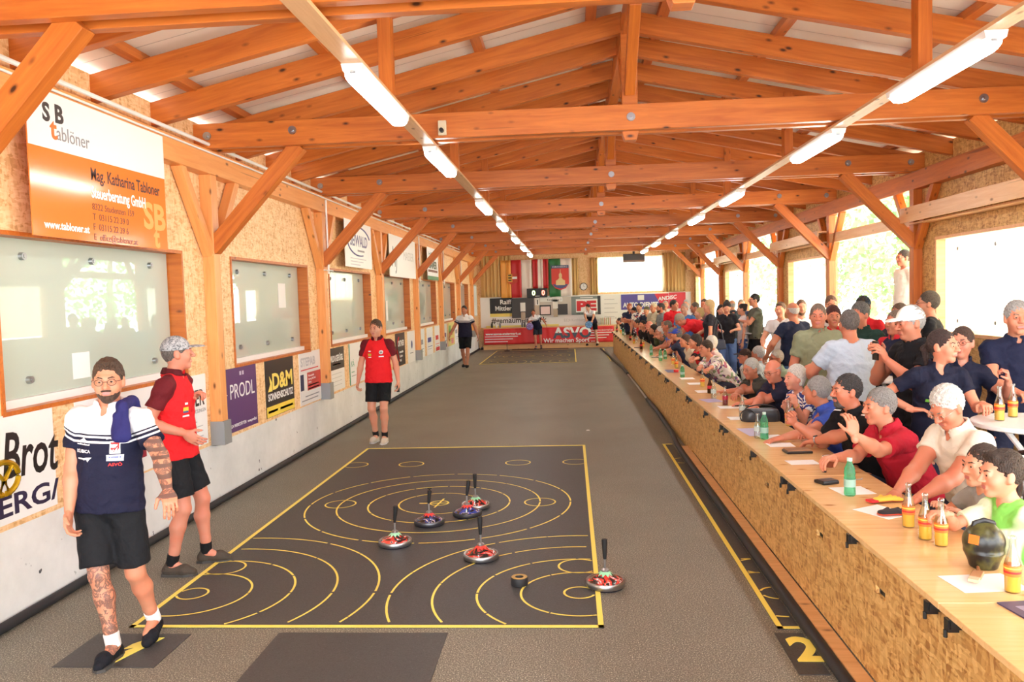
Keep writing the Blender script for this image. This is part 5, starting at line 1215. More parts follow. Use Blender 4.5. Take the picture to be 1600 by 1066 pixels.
# bell
t = empty('cow_bell', (1.81, 3.66, TZ0), label='big round black bell with a carrying strap on the table before the boy in green', cat='bell')
Fb = Field(); Fb.ell((0, 0, .118), (.088, .076, .082), k=.03); Fb.cap((0, 0, .0), (0, 0, .07), .056, .075, k=.03, flat=True); Fb.cap((-.03, 0, .185), (.03, 0, .185), .014, k=.02); Fb.raw(lambda x, y, z: z+0*x+0*y, V3(-.2, -.2, -.1), V3(.2, .2, .0), .004, 'cut')
bt = NT('dark green black lacquer'); nn_ = bt.noise(bt.co(), 11, 3.); bt.set(bt.ramp(nn_, [(.42, srgb(26, 26, 26)), (.56, srgb(84, 82, 44)), (.66, srgb(36, 34, 28))]), .3); mk('bell_body', [nets(*Fb.grid(.005))], bt.m, t)
MB().tube([(-.045, 0, .175), (-.04, 0, .2), (0, 0, .212), (.04, 0, .2), (.045, 0, .175)], .012, 8).build('strap', plain((40, 38, 40), .5), t)
MB().lathe([(0, 0), (.012, .0), (.012, .012), (0, .014)], 12, c=(.04, 0, .19)).build('buckle', M['black'], t)
o = bx('sticker', -.022, .022, -.002, .0, -.02, .02, M['olabel'], t); o.location = (-.066, -.050, .14); o.rotation_euler = (R(-14), 0, R(-52))
t = empty('brush', (1.735, 3.55, TZ0+.008), R(-35), label='wooden brush with bristles lying on the sheet by the bell', cat='brush'); MB().tube([(-.02, .1, .006), (0, .0, .006)], [.006, .009], 8).build('handle', plain((150, 100, 60), .5), t); MB().box(-.022, .022, -.09, 0, 0, .016).build('brush_head', plain((176, 130, 90), .6), t, bevel=.004); MB().box(-.02, .02, -.13, -.09, .001, .014).build('bristles', plain((200, 180, 150), .9), t)
# handbag
t = empty('handbag', (1.81, 7.85, TZ0), label='black leather handbag on the table before the bald man', cat='handbag')
Fb = Field(); Fb.cap((-.1, 0, .07), (.1, 0, .07), .075, k=.02); Fb.cap((-.11, 0, .02), (.11, 0, .02), .07, k=.03); Fb.raw(lambda x, y, z: z+0*x+0*y, V3(-.2, -.2, -.1), V3(.2, .2, .0), .004, 'cut'); Fb.raw(lambda x, y, z: .125-z+0*x+0*y, V3(-.2, -.2, .125), V3(.2, .2, .2), .02, 'cut'); mk('bag_body', [nets(*Fb.grid(.007))], plain((44, 46, 54), .3), t)
MB().tube([(-.1+.07*math.cos(a)-.04, -.07, .06+.065*math.sin(a)) for a in np.linspace(-.5, 3.9, 16)], .006, 8).tube([(.15*math.cos(a), .0, .11+.05*math.sin(a)) for a in np.linspace(0, PI, 12)], .006, 8).build('bag_strap', plain((26, 26, 28), .35), t); bx('zip', -.11, .11, -.004, .004, .122, .128, M['steel'], t)
# high tables
def high_table(x, y, lab, r=.4, h=1.1):
    t = empty('high_table', (x, y, 0), label=lab, cat='table', group='white high tables')
    MB().lathe([(0, h-.035), (r*.96, h-.035), (r, h-.028), (r, h-.006), (r*.985, h), (0, h)], 40).build('table_top', M['white'], t)
    for j in range(4):
        a = PI/4+PI/2*j; c_, s_ = math.cos(a), math.sin(a)
        MB().tube([(r*.62*c_, r*.62*s_, h-.03), (r*.5*c_, r*.5*s_, h-.07), (.1*c_, .1*s_, h-.2), (.07*c_, .07*s_, h*.5), (.1*c_, .1*s_, .25), (r*.75*c_, r*.75*s_, .015)], .02, 8).build('table_leg', M['white'], t)
    MB().lathe([(.085, .0), (.1, .0), (.1, .03), (.085, .03)], 20, c=(0, 0, h*.5)).build('collar_ring', M['white'], t)
high_table(3.08, 5.52, 'white round high table at the right edge with two orange bottles on it')
high_table(3.32, 8.35, 'white round high table between the light blue shirt man and the white cap man', .36)
high_table(4.2, 18.2, 'white high table where the women in black stand')
high_table(4.2, 14.9, 'white table in front of the man in the navy tee', .5, .95)
soda(2.86, 5.58, 'orange soda bottle in the hand of the ponytail woman, on the high table', z=1.1); soda(3.02, 5.72, 'orange soda bottle on the high table right of the held one', z=1.1)
soda(3.28, 8.3, 'dark glass bottle on the small high table', z=1.1, kind='brown', h=.18)
for i, (x, y, kk) in enumerate(((4.05, 18.05, 'brown'), (4.25, 18.1, 'red'), (4.4, 18.2, 'brown'))): soda(x, y, 'small dark bottle on the far high table, %s from the left' % ORD[i], z=1.1, kind=kk)
def chair(x, y, rz, lab, c=M['white']):
    t = empty('garden_chair', (x, y, 0), R(rz), label=lab, cat='chair'); bx('seat', -.22, .22, -.22, .22, .42, .45, c, t, .01)
    for sx in (-1, 1):
        for sy in (-1, 1): MB().tube([(sx*.2, sy*.2, .42), (sx*.24, sy*.24, 0)], .018, 8).build('leg', c, t)
    for j in range(5): MB().tube([(-.16+.08*j, -.21, .45), (-.17+.085*j, -.27, .86)], .012, 6).build('back_slat', c, t)
    MB().tube([(-.22, -.21, .44), (-.23, -.28, .87), (0, -.3, .93), (.23, -.28, .87), (.22, -.21, .44)], .018, 8).build('back_frame', c, t)
chair(4.0, 14.2, 160, 'white plastic garden chair with a slatted back beyond the seated row')
chair(2.62, 5.35, 90, 'dark brown chair back behind the man in the red polo', plain((60, 44, 38), .5))
# ---------------------------------------------------------------- outside the open right-hand bays
struct(bx('ground', WR+.1, 60, -20, 70, -.25, -.02, NT('pale gravel').set(srgb(206, 202, 190), .9)))
struct(bx('terrace', WR+.12, 7.5, 11.6, 15.2, -.1, .82, M['concrete']))
def tree(x, y, h, r, lab, seed):
    t = empty('tree', (x, y, -.02), label=lab, cat='tree', group='trees outside the hall'); rn = random.Random(seed)
    MB().tube([(0, 0, 0), (.05, 0, h*.3), (-.05, .05, h*.6), (0, 0, h*.8)], [.2, .15, .1, .05], 10).build('trunk', plain((150, 136, 116), .9), t)
    m = MB()
    for i in range(2600):
        a = rn.random()*2*PI; u = rn.random()*2-1; q = r*(.35+.65*rn.random()**.4); s_ = math.sqrt(1-u*u)
        c = Vector((q*s_*math.cos(a), q*s_*math.sin(a), h*.62+q*u*1.15)); d = Vector((rn.uniform(-1, 1), rn.uniform(-1, 1), rn.uniform(-1, 1))).normalized(); e_ = d.orthogonal().normalized()*.13; f_ = d.cross(e_)
        m.add([c-e_, c+f_*.6, c+e_, c-f_*.6], [(0, 1, 2, 3)])
    m.build('foliage', leaf, t)
leaf = NT('leaves'); tl_ = leaf.n('ShaderNodeBsdfTranslucent'); tl_.inputs[0].default_value = srgb(150, 206, 120); mx_ = leaf.n('ShaderNodeMixShader'); mx_.inputs[0].default_value = .5
leaf.set(srgb(96, 146, 84), .7); leaf.t.links.new(leaf.b.outputs[0], mx_.inputs[1]); leaf.t.links.new(tl_.outputs[0], mx_.inputs[2]); leaf.t.links.new(mx_.outputs[0], leaf.t.nodes['Material Output'].inputs[0]); leaf = leaf.m
for i, (x, y, h, r, lab) in enumerate([(10, 23, 6.5, 2.6, 'pale sunlit tree seen through the open bay beyond the second boarded window'), (12, 33, 7, 3.0, 'sunlit bushy tree in the farther open bay of the right wall'), (9.5, 34.5, 6, 2.4, 'sunlit tree behind the tall man with crossed arms'), (9.2, 19.2, 7.5, 2.1, 'tree whose branches hang over the man in the white tee outside')]): tree(x, y, h, r, lab, i)
t = empty('building', (13, 2, 0), label='pale yellow building across the yard, mirrored in the left panes', cat='building')
bx('wall', 0, 8, 0, 16, 0, 6.5, plain((246, 214, 150), .9), t); bx('roof', -.5, 8.5, -.5, 16.5, 6.5, 6.9, plain((150, 90, 70), .8), t)
for i in range(5):
    for z in (1., 4.): f = bx('window', -.05, 0, 1.4+3*i, 2.5+3*i, z, z+1.5, M['white'], t); bx('pane', -.06, -.05, 1.5+3*i, 2.4+3*i, z+.1, z+1.4, plain((70, 84, 92), .1), f)
# ---------------------------------------------------------------- people
def loc_of(px, py, Y, z=None): return un(px, py, 1, Y)
def W2(p): return tuple(p)
def std(lab, px, py, Y, heading, **k):
    p = un(px, py, 1, Y); hw = k.pop('hw', None); return fig(lab, p, heading, hw, **k)
def sit(lab, px, py, X, heading, Y=None, **k):
    p = un(px, py, 0, X) if Y is None else un(px, py, 1, Y)
    k.setdefault('hip', (0, 0, .5)); k.setdefault('lean', 28); k.setdefault('feet', [(-.12, .36), (.12, .36)]); k.setdefault('kneep', [(-.1, 1, 1.2), (.1, 1, 1.2)]); k.setdefault('bottom', 'pants'); k.setdefault('botc', (60, 66, 86)); k.setdefault('shoec', (60, 56, 54))
    k.setdefault('group', 'people sitting along the tables')
    hw = k.pop('hw', None)
    return fig(lab, p, heading, hw, **k)
def fig(lab, p, heading, hw, **k):
    """hw: wrists in the world; tall or short figures are scaled so that the crown meets p"""
    if hw:
        # the place of the hips follows from the crown and the lean; two passes settle it
        pr = dict(k); rz = R(heading)-PI/2
        O_ = hipspot(p, heading, pr)
        hands = []
        for i, q in enumerate(hw):
            if q is None: hands.append(None); continue
            dx, dy = q[0]-O_[0], q[1]-O_[1]; c, s = math.cos(-rz), math.sin(-rz)
            hands.append((dx*c-dy*s, dx*s+dy*c, q[2]))
        k['hands'] = hands; k['nohs'] = True
    return person(lab, (0, 0), heading, anchor=tuple(p), **k)
def hipspot(p, heading, k):
    kk = k.get('k', 1.); T = rotm((0, 0, 1), R(k.get('twist', 0))) @ rotm((1, 0, 0), -R(k.get('lean', 0))) @ rotm((0, 1, 0), R(k.get('side', 0)))
    hs = 1. if not k.get('child') else 1/kk*.93
    hip = k.get('hip'); Z = V3(0, 0, 1)
    Hd = rotm(Z, R(k.get('twist', 0)+k.get('hy', 0))) @ rotm((1, 0, 0), R(k.get('hp', 0)))
    def top(kq):
        O = V3(0, 0, .93*kq) if hip is None else V3(*hip); nb = O+T[:, 2]*.53*kq-T[:, 1]*.005; nd = unit(T[:, 2]*(1-k.get('neck', .5))+Z*k.get('neck', .5)+Hd[:, 1]*.18); return nb+nd*(.105*kq+.055*kq*hs)+Hd[:, 1]*.012*kq+Hd[:, 2]*.125*kq*hs
    t0 = top(kk)
    if hip is None: kk = kk*p[2]/t0[2]; t0 = top(kk)
    rz = R(heading)-PI/2; c, s = math.cos(rz), math.sin(rz)
    return (p[0]-(t0[0]*c-t0[1]*s), p[1]-(t0[0]*s+t0[1]*c))
# scene people are added below
HI, MD, LO = (.0095, .0046, .0042), (.012, .0068, .006), (.017, .0115, .0095)
NAVY, WHITE = (34, 36, 66), (232, 232, 236)
WH_, RD_ = plain((236, 236, 240), .6), plain((220, 50, 50), .6)
# lane players
def crest(x, z, w=.022, h=.03): return ([(-w, h), (-w, -h*.3), (0, -h), (w, -h*.3), (w, h)], x, z, 0, RD_, None, 'crest')
i1 = std('person in navy and white polo and glasses walking towards the camera', 167, 563, 4.40, 276, hy=16, hp=-2, res=HI, hairc=(84, 60, 44), hair='side', beard=((84, 60, 48), .0042, 'full'), glasses=(70, 68, 66),
    skinc=(222, 166, 136), top=('yoke', NAVY, (238, 238, 242)), botc=(32, 33, 38), shoec=(30, 32, 40), sockc=(232, 232, 232), fat=.35, side=-4, tattoo=(1, 0), botl=.88, cur=(.45, .5),
    hw=[un(262, 766, 1, 4.18), un(108, 800, 1, 4.25)], poles=((-.5, -1, 0), (.6, -.8, .1)), feet=[(-.13, -.2, .03), (-.02, .1, 0)], group='players on the lane', face=1, sleeve=.62, hem=-.055)
def bar(w, h): return [(-w, h), (w, h), (w, -h), (-w, -h)]
chest(i1, [('KUBICA', .085, .29, .026, WH_, .085), ('vulkanland', .085, .335, .012, WH_, .085), ([(-.04, 0), (-.012, .014), (0, .024), (.012, .012), (.04, 0), (0, .006)], .085, .352, 0, WH_, None, 'mountain_mark'), (bar(.018, .004), .105, .255, 0, WH_, None, 'mark_line'), ([(-.03, .004), (0, .012), (.03, .014), (.016, 0), (.006, -.014), (0, 0), (-.02, -.004)], .062, .252, 0, WH_, None, 'animal_mark'),
    ('ESV-KIRCHBERG', -.085, .372, .013, WH_, .08), (bar(.026, .036), -.09, .325, 0, WH_, None, 'crest_field'), crest(-.09, .325, .021, .03), (bar(.042, .018), -.09, .266, 0, plain((206, 210, 230), .6), None, 'pale_patch'), (bar(.03, .004), -.09, .27, 0, plain((90, 100, 170), .6), None, 'patch_line'), ('ASVÖ', -.092, .22, .024, RD_, .068)])
i2 = std('person in red polo and grey camouflage cap with hand on hip, seen from the side', 275, 527, 5.90, 6, hy=22, hp=2, res=HI, hairc=(120, 110, 104), hair='buzz', cap='camo', skinc=(226, 160, 138), top=('sleeves', (226, 34, 40), (104, 26, 34)), botc=(34, 35, 40), shoec=(96, 84, 74), sockc=(30, 30, 34), botl=.8,
    hw=[un(300, 624, 1, 6.0), un(288, 677, 1, 5.72)], poles=((-.3, -.2, -1), (.35, -1, -.2)), feet=[(-.17, .14), (.12, -.02)], cur=(.9, .35), hdir=((.2, .6, .5), (-.2, .75, -.6)), palm=(None, (-.9, .1, -.1)), group='players on the lane', sleeve=.6)
chest(i2, [(bar(.014, .008), .09, .33, 0, WH_, None, 'patch'), (bar(.024, .014), .09, .29, 0, plain((230, 190, 60), .6), None, 'badge'), (bar(.024, .007), .09, .27, 0, plain((60, 80, 130), .6), None, 'badge_base'), (bar(.03, .006), .09, .24, 0, WH_, None, 'patch')])
i3 = std('person in red and maroon polo and black shorts standing before the left windows', 586, 500, 11.25, 266, hp=-4, hy=-8, res=(.011, .0056, .005), hairc=(92, 66, 46), hair='short', skinc=(228, 178, 152), top=('sleeves', (228, 34, 40), (104, 24, 32)), botc=(30, 30, 34), shoec=(206, 196, 180), sockc=(34, 34, 38), botl=.78,
    hands=[(-.3, .02, .82), (.3, .04, .84)], feet=[(-.07, .06), (.09, -.03)], group='players on the lane', cur=(.5, .6), sleeve=.62)
chest(i3, [(bar(.018, .007), .08, .375, 0, WH_, None, 'patch'), (bar(.026, .018), .08, .325, 0, plain((220, 190, 70), .6), None, 'badge'), (bar(.024, .006), .08, .29, 0, WH_, None, 'patch'), ([(.028*math.cos(a), .028*math.sin(a)) for a in np.linspace(0, 2*PI, 14)[:-1]], -.085, .36, 0, plain((220, 214, 214), .6), None, 'round_badge'), ([(.018*math.cos(a), .018*math.sin(a)) for a in np.linspace(0, 2*PI, 14)[:-1]], -.085, .36, 0, plain((110, 90, 90), .6), None, 'badge_core'), (bar(.032, .008), -.085, .30, 0, WH_, None, 'patch')])
i4 = std('person in navy and white polo walking alone along the far left wall', 725, 478, 23.6, 264, res=LO, hairc=(50, 42, 38), skinc=(200, 148, 118), top=('yoke', NAVY, (238, 238, 242)), botc=(26, 26, 30), shoec=(30, 30, 34), sockc=None, hands=[(-.36, -.05, .86), (.42, .12, .9)], feet=[(-.08, .22), (.08, -.1)], fat=.4, botl=.9, group='players on the lane')
i5 = std('person in navy and white polo leaning with a violet disc before the banner', 833, 484, 30.95, 262, side=14, lean=14, hy=10, res=LO, hairc=(70, 50, 40), skinc=(216, 150, 124), top=('yoke', NAVY, (238, 238, 242)), botc=(60, 64, 78), shoec=(84, 84, 90), sockc=(90, 90, 96), hw=[un(853, 507, 1, 30.9), un(829, 502, 1, 30.7)], feet=[(-.12, 0), (.05, .2)], group='players on the lane')
i6 = std('person in navy and white polo bending over a blue disc at the far end', 917.5, 476, 31.0, 248, lean=38, hp=-20, hy=-14, res=LO, hairc=(52, 40, 34), skinc=(226, 184, 160), top=('yoke', NAVY, (238, 238, 242)), botc=(26, 26, 30), shoec=(40, 40, 44), sockc=(236, 236, 236), hip=(0, 0, .93), hw=[un(925, 503, 1, 30.6), un(916, 502, 1, 30.6)], feet=[(-.2, .0), (.2, .0)], group='players on the lane')

# towel over the shoulder of the man in glasses
Tw = Field(); P_ = i1; tO, tT = P_['O'], P_['T']; q = lambda x, y, z: tO+tT[:, 0]*x+tT[:, 1]*y+tT[:, 2]*z
Tw.cap(q(-.10, .07, .555), q(-.15, .14, .40), .028, .04, k=.02, sq=(tT[:, 1], 1.4)); Tw.cap(q(-.10, .07, .555), q(-.10, -.06, .56), .03, .034, k=.02); Tw.cap(q(-.10, -.06, .56), q(-.13, -.15, .42), .034, .04, k=.02, sq=(tT[:, 1], 1.6)); Tw.cap(q(-.085, .11, .5), q(-.11, .145, .39), .02, .03, k=.02)
tw = mk('towel', [nets(*Tw.grid(.007, wob=.004))], fabric((52, 50, 122)), None); tw.matrix_world = i1['root'].matrix_basis.copy(); tag(tw, 'blue towel hanging over the shoulder of the man in glasses', 'towel')
ph = un(i3['arms'] and 617, 607, 1, 11.1); hp3 = i3['arms'][0][2]; pm = i3['root'].matrix_basis @ Vector(hp3+np.array([0, .02, -.1])); o = bx('mobile_phone', -.02, .02, -.01, .01, -.06, .04, M['black']); o.location = pm; tag(o, 'black phone in the left hand of the standing red shirt player', 'phone')
GR, GB, WH, DK, BR, BLn, SI = (150, 146, 142), (120, 112, 106), (226, 222, 214), (44, 36, 34), (96, 68, 48), (196, 160, 106), (176, 174, 172)
SK, SK2, SK3 = (226, 166, 136), (214, 148, 120), (236, 184, 156)
st = 'people standing behind the tables'
TA = lambda px, py, z=.80: un(px, py, 2, z)
# seated row, nearest first
sit('boy in a green and white shirt sitting nearest, one hand on a soda bottle', 1563, 706, 2.08, 186, k=.80, child=True, hair='side', hairc=(64, 46, 36), skinc=(236, 180, 150), top=('blocks', (130, 210, 96), (226, 244, 214)), collar=False, res=HI, lean=12, hp=-2, neck=.7, hw=[un(1500, 812, 2, .81), un(1478, 803, 1, 4.02)], cur=(.3, .8), hdir=(None, (.1, .9, .1)), sleeve=.75, fat=.1, feet=[(-.1, .3), (.1, .3)], hy=-4)
sit('smaller boy in a grey shirt peering past the boy in green', 1533, 696, 2.2, 190, k=.76, child=True, hair='short', hairc=(70, 50, 38), skinc=(236, 184, 156), top=('plain', (150, 150, 146)), collar=False, res=MD, lean=14, neck=.7, hy=4, feet=[(-.1, .3), (.1, .3)], hands=[(-.12, .3, .8), (.12, .3, .8)])
s3 = sit('white-haired person in a beige polo looking down at his hands', 1466, 612, 2.2, 196, k=1.0, hair='thick', hairc=WH, skinc=SK2, glasses=(190, 180, 160), top=('plain', (216, 206, 190)), res=HI, lean=22, hp=-34, neck=.35, fat=.9, hw=[un(1432, 780, 1, 4.75), un(1400, 770, 1, 4.95)], hy=8, cur=(.7, .7), poles=((-.6, -.8, -.6), (.5, -.8, -.6)))
chest(s3, [('JACK', -.05, .33, .03, RD_, .06), (bar(.04, .004), -.05, .28, 0, plain((60, 60, 60), .6), None, 'print_line'), (bar(.035, .003), -.05, .265, 0, plain((60, 60, 60), .6), None, 'print_line')])
sit('grey-haired person in a red polo with one hand raised to his face', 1372, 609, 2.1, 190, k=1.0, hair='thick', hairc=GR, skinc=SK, top=('plain', (178, 28, 48)), res=HI, lean=26, hp=-2, fat=.6, hw=[un(1335, 680, 1, 5.25), un(1305, 715, 1, 5.55)], cur=(.5, .6), poles=((-.1, .1, -1), (.4, -.4, -1)), hdir=((.15, .1, 1.), (-.3, .9, .0)), hy=2, sleeve=.75)
s5 = sit('dark-haired person with a goatee in a black shirt with white shoulder stripes', 1322, 586, 2.05, 196, k=1.02, hair='short', hairc=(60, 56, 56), skinc=SK2, beard=((96, 90, 88), .006, 'goat'), top=('stripes3', (26, 26, 30), (236, 236, 236)), res=HI, lean=24, fat=1.3, hw=[un(1270, 690, 2, .82), un(1242, 662, 1, 6.5)], cur=(.5, .8), poles=((-.5, -.6, -.6), (.3, -.2, -1)), hdir=(None, (0, .5, .8)), hy=-6, sleeve=.7)
soda(1.93, 7.32, 'orange soda bottle held up by the person with the goatee', z=.80)
sit('grey-haired person in a blue polo, seen from behind over the shoulder', 1275, 590, 2.12, 172, k=1.0, hair='thick', hairc=(168, 166, 164), skinc=SK2, top=('plain', (58, 84, 176)), res=MD, lean=30, hy=-24, fat=.8, hw=[un(1222, 684, 2, .8), un(1240, 690, 2, .8)], cur=(.2, .3), sleeve=.65)
s7 = sit('white-haired person in a blue and white swirl blouse, chin on hands', 1241, 574, 2.2, 200, k=.93, female=True, hair='puff', hairc=(244, 238, 228), skinc=(236, 176, 156), top=('swirl', (240, 240, 244), (60, 70, 140)), collar=False, res=MD, lean=22, hw=[un(1243, 632, 1, 7.75), un(1228, 640, 1, 7.8)], hdir=((.1, .2, 1), (-.1, .2, 1)), cur=(.7, .7), poles=((-.4, .6, -1), (.4, .6, -1)))
sit('bald person with glasses in a dark navy polo, arms folded on the table', 1204, 564, 2.12, 208, k=.98, hair='ring', hairc=(190, 180, 172), skinc=(230, 160, 136), glasses=True, top=('plain', (44, 46, 74)), res=MD, lean=28, hp=-16, fat=1.0, hw=[un(1160, 630, 2, .8), un(1178, 634, 2, .82)], hy=6, sleeve=.7)
sit('grey-haired person with glasses in a dark olive shirt, mouth open', 1171, 562, 2.12, 206, k=.97, hair='thick', hairc=(206, 204, 198), skinc=SK2, glasses=(170, 160, 150), top=('plain', (84, 82, 74)), res=MD, lean=30, hp=-8, fat=.6, hw=[un(1130, 612, 2, .8), un(1150, 616, 2, .82)], hy=8)
sit('white-haired person turned away, behind the row and left of the garden chair', 1183, 542, 2.95, 150, k=.98, hair='thick', hairc=(206, 206, 204), skinc=SK2, top=('plain', (190, 200, 204)), res=MD, lean=10)
sit('person with a dark brown cap low behind the grey-haired man with glasses', 1163, 546, 2.75, 190, k=.94, hair='short', hairc=BR, cap=(70, 52, 44), skinc=SK2, top=('plain', (200, 206, 204)), res=MD, lean=12, glasses=True)
sit('white-haired person with dark glasses and a pale green shirt behind the bald man', 1212, 548, 3.0, 200, k=.98, hair='thick', hairc=(214, 210, 200), skinc=(206, 140, 112), glasses=(40, 36, 34), top=('plain', (168, 194, 168)), res=MD, lean=8, beard=((190, 184, 176), .004, 'full'))
sit('dark-haired person in a colourful patterned blouse leaning over the table', 1102, 533, 2.08, 204, k=1.02, female=True, hair='thick', hairc=(70, 46, 36), skinc=SK, top=('floral', (150, 170, 130), (110, 80, 130), (196, 120, 140)), collar=False, res=MD, lean=40, fat=.8, hw=[un(1090, 590, 2, .82), un(1078, 588, 2, .82)], sleeve=1.6, hy=4)
sit('person in a white sun hat just behind the patterned blouse', 1109, 527, 2.4, 190, k=.98, hair='puff', hairc=(244, 240, 234), skinc=SK, top=('plain', (226, 214, 206)), res=LO, lean=20)
sit('black-haired person in a red and black top leaning on the table', 1085, 524, 2.12, 196, k=.98, female=True, hair='bob', hairc=(40, 30, 34), skinc=SK, top=('sleeves', (214, 34, 46), (36, 30, 34)), collar=False, res=MD, lean=36, sleeve=1.5, hw=[un(1052, 580, 2, .82), un(1062, 578, 2, .82)], hy=-6)
sit('brown-haired person in a cream cardigan beside the black-haired woman', 1070, 524, 2.1, 196, Y=15.2, k=.95, female=True, hair='bob', hairc=(90, 60, 48), skinc=SK, top=('plain', (222, 210, 190)), collar=False, res=LO, lean=34, sleeve=1.6)
sit('person in a bright blue cap and dark blue shirt turned to the far end', 1057, 514, 2.1, 150, Y=16.3, k=1.0, hair='short', hairc=GB, cap=(52, 74, 176), skinc=SK, top=('plain', (60, 70, 104)), res=LO, lean=30, hw=[(1.82, 16.6, .8), (1.8, 16.3, .8)])
sit('grey-haired person half hidden behind the blue cap', 1049, 513, 2.15, 160, Y=17.2, k=.98, hair='thick', hairc=GR, skinc=SK2, top=('plain', (120, 40, 54)), res=LO, lean=26)
sit('short-haired person in a light blue shirt with white shoulder stripes', 1042, 501, 2.15, 170, Y=17.9, k=1.04, hair='buzz', hairc=(130, 116, 100), skinc=SK2, top=('stripes3', (92, 118, 200), (240, 240, 240)), res=LO, lean=22, hw=[un(1024, 545, 1, 17.6), (1.82, 17.9, .8)])
sit('white-haired person with glasses resting the chin on a hand', 1030, 511, 2.05, 190, Y=18.8, k=.97, hair='thick', hairc=(220, 216, 210), skinc=SK, glasses=True, top=('plain', (110, 110, 104)), res=LO, lean=30, hw=[un(1026, 526, 1, 18.7), None])
sit('dark-haired person leaning far over the table beside the white-haired one', 1020, 508, 2.05, 185, Y=19.8, k=.95, female=True, hair='bob', hairc=(56, 42, 38), skinc=SK, top=('plain', (90, 96, 60)), collar=False, res=LO, lean=34)
sit('pink-faced person with white hair and a hand on the cheek', 1014, 502, 2.05, 200, Y=21.4, k=1.0, hair='ring', hairc=(236, 226, 216), skinc=(238, 170, 150), top=('plain', (60, 56, 60)), res=LO, lean=26)
sit('dark-haired smiling person in black facing the camera over folded hands', 1003.5, 501, 2.05, 225, Y=22.6, k=.98, female=True, hair='short', hairc=DK, skinc=SK, top=('plain', (40, 38, 42)), collar=False, res=LO, lean=20)
sit('dark-haired person in a red shirt near the far end of the counter', 994.5, 499.5, 2.05, 195, Y=24.0, k=.98, hair='short', hairc=DK, skinc=SK2, top=('plain', (206, 36, 46)), res=LO, lean=28)
sit('blond person in a pale top near the far end of the counter', 987, 498, 2.05, 190, Y=25.3, k=.98, female=True, hair='bob', hairc=BLn, skinc=SK, top=('plain', (222, 210, 190)), collar=False, res=LO, lean=28)
sit('grey-haired person in a pale blue shirt near the far end of the counter', 979, 495.5, 2.05, 195, Y=26.8, k=1.0, hair='thick', hairc=SI, skinc=SK2, top=('plain', (206, 214, 226)), res=LO, lean=28)
sit('person in a dark green shirt, second from the far end of the counter', 974.5, 493.5, 2.0, 190, Y=28.2, k=1.0, hair='ring', hairc=SI, skinc=SK, top=('plain', (34, 92, 74)), res=LO, lean=30)
sit('person in a black shirt bending low at the very end of the counter', 967, 497, 1.95, 185, Y=29.2, k=.98, hair='short', hairc=DK, skinc=SK2, top=('plain', (36, 36, 42)), res=LO, lean=38)
# standing crowd, nearest first
D2 = [(-.12, 0), (.12, .03)]
a = std('person in a dark navy polo with ponytail, hand on an orange bottle', 1474, 516, 6.0, 262, hy=44, female=True, k=.96, hair='pony', hairc=(64, 42, 38), skinc=(232, 172, 144), top=('plain', (32, 36, 62)), bottom='pants', botc=(60, 70, 96), res=HI, hw=[un(1536, 632, 1, 5.62), un(1425, 640, 1, 6.0)], poles=((-.4, -.4, -1), (1., -.6, -.3)), hdir=((0, .9, .0), (-1, .2, 0)), cur=(.8, .4), group=st, lean=6)
chest(a, [(bar(.03, .012), .085, .31, 0, plain((110, 190, 70), .6), None, 'green_print'), (bar(.016, .012), -.08, .325, 0, WH_, None, 'emblem'), (bar(.036, .004), -.08, .295, 0, WH_, None, 'print_line'), (bar(.02, .003), -.08, .275, 0, WH_, None, 'print_line')])
a = std('person with glasses in a dark navy polo raising a fist beside the ponytail', 1503, 512, 6.45, 246, hy=-16, side=-10, lean=10, female=True, k=.97, hair='pony', hairc=(84, 62, 52), skinc=(226, 160, 138), glasses=True, top=('plain', (34, 38, 66)), bottom='pants', botc=(50, 56, 80), res=HI, hw=[un(1575, 596, 1, 6.1), None], poles=((-.6, -.2, -1), None), hdir=((.1, .3, 1), None), cur=(.95, .4), group=st, fat=.5)
chest(a, [(bar(.016, .012), -.08, .325, 0, WH_, None, 'emblem'), (bar(.036, .004), -.08, .295, 0, WH_, None, 'print_line')])
std('grey-haired person in a navy polo at the right edge of the picture', 1590, 471, 6.5, 256, k=1., hair='short', hairc=SI, skinc=SK, top=('plain', (34, 40, 74)), bottom='pants', botc=(50, 56, 84), res=HI, group=st, hw=[None, un(1592, 615, 1, 6.15)], hdir=(None, (-.3, 1, 0)), cur=(.4, .7))
b9 = std('person in a white baseball cap and black polo photographing with a phone', 1418, 480, 6.6, 192, k=1.02, hair='short', hairc=SI, cap=(236, 236, 230), skinc=SK2, top=('plain', (32, 32, 38)), bottom='pants', botc=(76, 88, 120), res=HI, group=st, fat=.8, hp=-8, hw=[un(1385, 562, 1, 6.4), un(1378, 556, 1, 6.65)], hdir=((-.2, .6, .8), (.2, .6, .8)), palm=((.6, .6, 0), (-.6, .6, 0)), cur=(.55, .55), poles=((-.5, .1, -1), (.6, .1, -1)), lean=4)
o = bx('mobile_phone', -.006, .006, -.04, .04, -.075, .075, M['black']); o.location = un(1368, 548, 1, 6.5); o.rotation_euler = (0, 0, R(8)); tag(o, 'black phone held up by the person in the white cap', 'phone')
std('broad person in a light blue shirt seen from the back with grey cropped hair', 1326, 485, 7.9, 96, k=1., hair='short', hairc=(120, 112, 108), skinc=SK2, top=('plain', (190, 204, 222)), collar=False, bottom='pants', botc=(56, 60, 78), res=MD, group=st, fat=1.4, hands=[(-.22, .3, 1.05), (.25, .3, 1.05)], poles=((-1, -.2, -.5), (1, -.2, -.5)), sleeve=.7)
